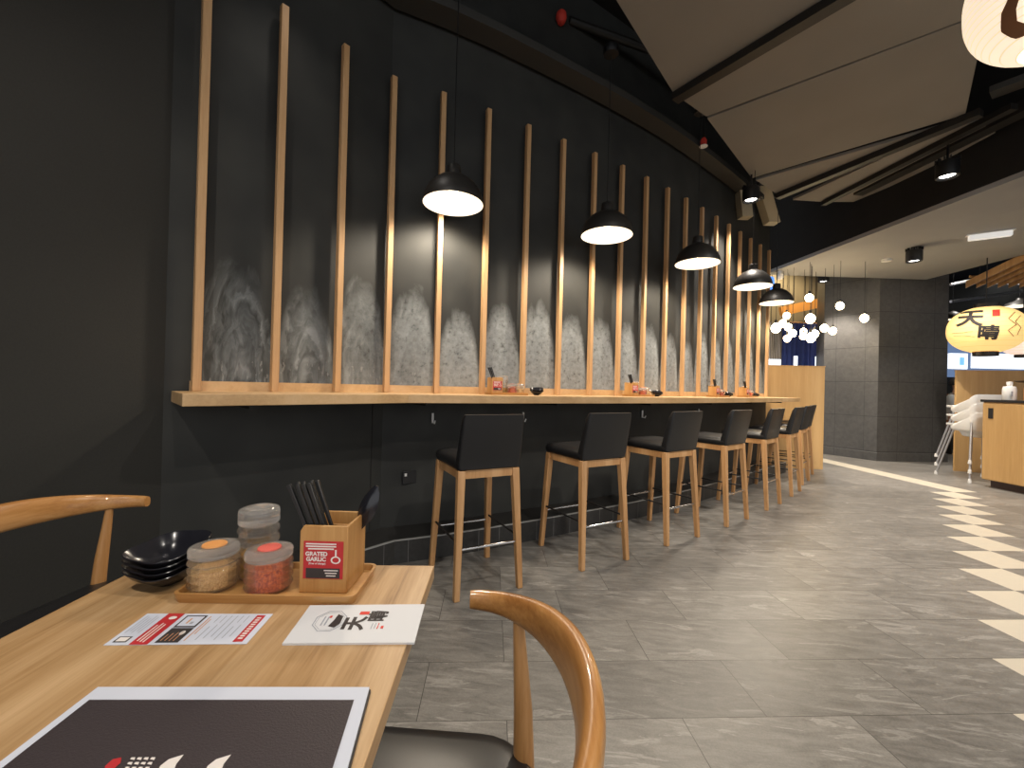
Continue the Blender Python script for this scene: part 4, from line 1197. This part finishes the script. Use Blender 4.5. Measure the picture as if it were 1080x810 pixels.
wrap_text([(None, ([Vector((-.035, -.05, 0)), Vector((.035, -.05, 0)), Vector((.035, .05, 0)), Vector((-.035, .05, 0))], [(0, 1, 2, 3)]), .09, .19, 0, 0)], RXL, RZ, 'seal_red', t, 'red_seal')
wrap_text([(None, brush([(.26, .20), (.20, .10), (.27, .02), (.20, -.06), (.25, -.14)], [.008, .01, .012, .01, .006]), 0, 0, 0, 0), (None, brush([(.31, .15), (.26, .06), (.31, -.02), (.28, -.12)], [.006, .01, .008, .006]), 0, 0, 0, 0),
           (None, brush([(-.33, -.05), (-.22, -.06), (-.12, -.05)], [.004, .006, .004]), 0, 0, 0, 0), (None, brush([(-.31, -.09), (-.2, -.1), (-.10, -.13)], [.004, .006, .004]), 0, 0, 0, 0)], RXL, RZ, 'brown_seat', t, 'line_pattern')
LY = 7.2; lx = (1078 - 540) / F * LY; lz = E + (420.6 - 359) / F * LY
t = thing('paper_lantern', 'pinkish paper lantern with a red mark behind the yellow one', 'lantern', (lx, LY, lz), -math.atan2(lx, LY))
mb = MB(); ellipsoid(mb, .30, .26); mb.obj('shade', 'lantern_pink', t, smooth=60)
for s in (-1, 1): MB().lathe([(.001, 0), (.1, 0), (.1, .05), (.001, .05)], c=(0, 0, s * .24 - (.05 if s < 0 else 0)), n=20).obj('end_ring', 'black', t, smooth=40)
MB().tube([(0, 0, .26), (0, 0, HC - lz)], .006, 8).obj('cord', 'black', t)
wrap_text([(None, ([Vector((.07 * math.cos(k * PI / 6), .05 * math.sin(k * PI / 6), 0)) for k in range(12)], [tuple(range(12))]), -.02, .01, 0, 0)], .30, .26, 'seal_red', t, 'red_mark')
# near lantern at the top right
LY = 1.9; lx = 2.43; lz = 1.12 + (421 + 22) / F * 1.9
t = thing('paper_lantern', 'white ribbed paper lantern with a brown character at the top right corner', 'lantern', (lx, LY, lz), -math.atan2(lx, LY) )
mb = MB(); ellipsoid(mb, .30, .31); mb.obj('shade', 'lantern_white', t, smooth=60)
for s in (-1, 1): MB().lathe([(.001, 0), (.07, 0), (.07, .04), (.001, .04)], c=(0, 0, s * .29 - (.04 if s < 0 else 0)), n=20).obj('end_ring', 'black', t, smooth=40)
MB().tube([(0, 0, .32), (0, 0, HC - lz)], .006, 8).obj('cord', 'black', t)
def view_brush(strokes, rx, rz, parent, centre, mat):
    c = Vector(centre); tv = (Vector((0, 0, E)) - c).normalized(); rv = Vector((0, 0, 1)).cross(tv).normalized(); uv_ = tv.cross(rv)
    inv = Matrix.Rotation(-parent.rotation_euler.z, 3, 'Z'); mb = MB()
    for pts, w in strokes:
        fine = []; fw = []
        for i in range(len(pts) - 1):
            for k in range(6):
                q = k / 6; fine.append((pts[i][0] * (1 - q) + pts[i + 1][0] * q, pts[i][1] * (1 - q) + pts[i + 1][1] * q)); fw.append(w[i] * (1 - q) + w[i + 1] * q)
        fine.append(pts[-1]); fw.append(w[-1])
        rows = []
        for i, (x, y) in enumerate(fine):
            a_ = fine[max(i - 1, 0)]; b_ = fine[min(i + 1, len(fine) - 1)]; dx, dy = b_[0] - a_[0], b_[1] - a_[1]; l = math.hypot(dx, dy) or 1
            row = []
            for m in range(5):
                f_ = (m / 4 - .5) * fw[i]; A_, B_ = x - dy / l * f_, y + dx / l * f_
                lo, hi = 0.0, .6
                for _ in range(30):
                    md = (lo + hi) / 2; P = rv * A_ + uv_ * B_ + tv * md
                    rr_ = rx * math.sqrt(max(1e-6, 1 - min(1, abs(P.z / rz)) ** 2.3))
                    if math.hypot(P.x, P.y) < rr_ and abs(P.z) < rz * .93: lo = md
                    else: hi = md
                P = rv * A_ + uv_ * B_ + tv * (hi + .004); row.append(inv @ P)
            rows.append(row)
        o_ = len(mb.v); mb.v += [tuple(p) for r_ in rows for p in r_]
        for i in range(len(rows) - 1):
            for m in range(4): mb.f.append((o_ + i * 5 + m, o_ + i * 5 + m + 1, o_ + i * 5 + m + 6, o_ + i * 5 + m + 5)); mb.m.append(0)
    return mb.obj('brush_character', mat, parent, recalc=False)
view_brush([([(-.11, .04), (-.135, -.03), (-.135, -.09), (-.105, -.125), (-.05, -.125), (.0, -.10)], [.03, .045, .05, .055, .045, .03]), ([(-.0, .05), (-.02, -.02), (-.01, -.05)], [.03, .04, .02])], .30, .31, t, (lx, LY, lz), 'brown_seat')

# ------------------------------------------------------------ slatted canopy
def W3(x, y, Y):
    hor = 407.1 + ROL * (x - 540); xx = x - 540 - ROL * (405 - y)
    return Vector((xx / F * Y, Y, E + (hor - y) / F * Y))
A = W3(1019, 300, 7.0); B = W3(1094, 264, 5.7); off = Vector(A)
t = thing('slatted_canopy', 'light wood slatted canopy hanging above the yellow lantern', 'canopy', off)
dv = B - A; dl = Vector((dv.x, dv.y, 0)).length
for k in range(9):
    o_ = Vector((.155 * k, -.02 * k, 0))
    m_ = (dv / 2 + o_); sl_ = MB().loft([[(p.x + a * .02, p.y + a * .02, p.z + c) for a, c in ((-1, -.06), (1, -.06), (1, .05), (-1, .05))] for p in (o_, o_ + dv)])
    sl_.obj('slat', 'batten_wood', t)
for q in (.12, .85):
    p0 = dv * q + Vector((-.05, 0, .07)); p1 = dv * q + Vector((1.35, -.18, .07)); MB().tube([p0, p1], .022, 4).obj('cross_beam', 'batten_wood', t)
    for p in (p0.lerp(p1, .1), p0.lerp(p1, .9)): MB().tube([p, (p.x, p.y, HC - off.z)], .006, 6).obj('hanger', 'black', t)
# pipes in the dark right ceiling
for k, (x0, y0, x1, y1, Y, lb) in enumerate([(1003, 300, 1085, 283, 9.0, 'upper thin grey pipe under the far right ceiling'), (1003, 318, 1085, 306, 9.5, 'lower thin grey pipe under the far right ceiling')]):
    o = MB().tube([W3(x0, y0, Y), W3(x1, y1, Y)], .03, 8).obj('ceiling_pipe', 'alu', smooth=40); tag(o, lb, 'pipe')
# glowing windows and signs at the far right
M['glass_blue'] = plain('glass_blue', (.12, .17, .28), .2, emit=(.16, .24, .42), es=.55)
o = MB().box((0, 0, 0), (5.5, .05, 1.3)).obj('window_1', 'glass_blue', loc=(14.0, 12.2, 2.35)); struct(o)
t = thing('light_box_sign', 'bright white light box above the right wood partition', 'sign', W3(1052, 381, 9.6))
MB().box((0, 0, 0), (1.15, .06, .34)).obj('box_face', 'screen_white', t)
t = thing('light_box_sign', 'small white lit sign with a dark figure beside the grey column', 'sign', W3(1010, 381, 9.8))
MB().box((0, 0, 0), (.40, .06, .36)).obj('box_face', 'screen_white', t); MB().box((.06, -.04, 0), (.10, .01, .18)).obj('dark_figure', 'screen_blue', t)
mb = MB()
struct(MB().box((11.8, 10.4, .6), (5, .1, 1.2)).obj('wall_low', 'brown_seat'))
t = thing('pendant_lamp', 'cream lit pendant lamp at the far right beside the yellow lantern', 'pendant lamp', W3(1076, 323, 8.3)); t.scale = (1.2, 1.2, 1)
MB().lathe([(.20, 0), (.15, .07), (.05, .12), (.04, .16), (.001, .161)], n=24).obj('lamp_shade', 'shade_black', t, smooth=50); MB().lathe([(.195, .002), (.14, .06), (.001, .1)], n=24).obj('shade_lining', 'lining', t, smooth=50); MB().tube([(0, 0, .15), (0, 0, HC - t.location.z)], .004, 6).obj('cord', 'black', t)
t = thing('pendant_lamp', 'small black pendant lamp beside the grey column at the right', 'pendant lamp', W3(1005, 337, 8.6))
MB().lathe([(.16, 0), (.14, .1), (.05, .16), (.001, .18)], n=24).obj('lamp_shade', 'shade_black', t, smooth=50); MB().lathe([(.155, .002), (.001, .05)], n=24).obj('shade_lining', 'lining', t, smooth=50); MB().tube([(0, 0, .16), (0, 0, HC - t.location.z)], .004, 6).obj('cord', 'black', t)

# person seated on a bench beyond the column, only head and shoulder show
def make_person(loc, rz):
    t = thing('person', 'person with short dark hair in a pale shirt beyond the grey column', 'person', loc, rz)
    me = bpy.data.meshes.new('body')
    V_ = [((0, 0, .62), (.15, .12)), ((0, 0, .82), (.14, .11)), ((0, 0, 1.03), (.17, .11)), ((0, 0, 1.15), (.06, .06)), ((0, -.02, 1.22), (.06, .065)), ((0, -.03, 1.31), (.085, .10)), ((0, -.03, 1.40), (.07, .085)),
          ((-.19, 0, 1.06), (.055, .055)), ((-.25, -.06, .82), (.045, .045)), ((-.18, -.30, .78), (.035, .035)), ((-.15, -.38, .78), (.03, .02)),
          ((.19, 0, 1.06), (.055, .055)), ((.25, -.06, .82), (.045, .045)), ((.18, -.30, .78), (.035, .035)), ((.15, -.38, .78), (.03, .02)),
          ((-.10, -.02, .58), (.10, .10)), ((-.12, -.45, .55), (.07, .07)), ((-.12, -.45, .10), (.045, .045)), ((-.12, -.58, .05), (.04, .03)),
          ((.10, -.02, .58), (.10, .10)), ((.12, -.45, .55), (.07, .07)), ((.12, -.45, .10), (.045, .045)), ((.12, -.58, .05), (.04, .03))]
    Eg = [(0, 1), (1, 2), (2, 3), (3, 4), (4, 5), (5, 6), (2, 7), (7, 8), (8, 9), (9, 10), (2, 11), (11, 12), (12, 13), (13, 14), (0, 15), (15, 16), (16, 17), (17, 18), (0, 19), (19, 20), (20, 21), (21, 22)]
    me.from_pydata([v[0] for v in V_], Eg, [])
    o = bpy.data.objects.new('body', me); C.objects.link(o); o.parent = t
    sk = o.modifiers.new('skin', 'SKIN'); me.materials.append(M['skin'])
    for i, v in enumerate(V_): me.skin_vertices[0].data[i].radius = v[1]
    me.skin_vertices[0].data[0].use_root = True
    ss = o.modifiers.new('sub', 'SUBSURF'); ss.levels = 2; ss.render_levels = 2; sk.use_smooth_shade = True
    # shirt and hair
    rings = []
    for z, hx, hy in ((.60, .175, .145), (.8, .17, .135), (.98, .20, .14), (1.07, .205, .125), (1.12, .13, .10), (1.15, .075, .075)):
        rings.append([(hx * math.cos(2 * PI * k / 24), hy * math.sin(2 * PI * k / 24), z) for k in range(24)])
    MB().loft(rings, cap=False).obj('shirt', 'shirt', t, smooth=80)
    for s in (-1, 1): MB().tube([(s * .15, 0, 1.06), (s * .215, -.02, 1.0), (s * .26, -.05, .86)], [.075, .07, .06], 14).obj('shirt_sleeve', 'shirt', t, smooth=60)
    pr = []
    for k in range(10):
        a = -PI * .12 + (PI * .62) * k / 9; pr.append((max(.002, .108 * math.cos(a)), 1.345 + .115 * math.sin(a)))
    MB().lathe(pr, c=(0, .0, 0), n=24).obj('hair', 'hair', t, smooth=80)
    return t
make_person((9.02, 8.55, .06), R(25))
t = thing('bench', 'brown bench under the person beyond the grey column', 'bench', (9.05, 8.62, 0), R(25))
MB().box((0, .05, .50), (1.2, .5, .07)).obj('seat', 'brown_seat', t, bevel=.01); MB().box((0, .33, .75), (1.2, .06, .5)).obj('back', 'brown_seat', t, bevel=.01)
for s in (-1, 1): MB().box((s * .5, .05, .25), (.06, .4, .5)).obj('leg', 'dark_metal', t)

# ------------------------------------------------------------ lights
w = bpy.data.worlds.new('world'); bpy.context.scene.world = w; w.use_nodes = True
bg = w.node_tree.nodes['Background']; bg.inputs[0].default_value = (.95, .97, 1, 1); bg.inputs[1].default_value = .88
def spot(loc, tgt, e, col=(1, .93, .84), size=.04, ang=110, blend=.6):
    l = light('SPOT', loc, e, col, size, spot_size=R(ang), spot_blend=blend); aim(l, tgt); return l
spot((-1.08, -.48, 3.46), (-.6, 1.2, .6), 88, ang=95)
spot((-1.0, 2.2, 3.62), (-.7, 1.4, .8), 16, ang=100, blend=1.0)
spot((1.4, .6, 3.5), (1.4, 1.6, 0), 110, ang=110)
spot((3.2, 1.6, 3.4), (3.2, 3.2, 0), 130, ang=110)
spot((5.2, 4.0, 3.05), (5.2, 4.2, 0), 80, ang=120)  # this downlight and the next are added; floor bounce brightens the soffit
spot((5.9, 2.0, 3.05), (5.6, 2.6, 0), 70, ang=120)
spot((.9, -.9, 3.5), (.6, .6, 0), 70, ang=100)
spot((6.4, 9.6, 4.2), (6.4, 10.5, 2.5), 110, (1, .85, .6), ang=140)
spot((9.5, 8.5, 4.0), (9.5, 9.0, 0), 120, ang=130)
spot((5.6, 5.3, 3.06), (6.3, 5.7, .8), 120, ang=90)  # added spot without a housing, aimed to brighten the high chairs
for o in list(bpy.data.objects):
    if o.type == 'LIGHT' and o.data.type == 'AREA': o.visible_camera = True
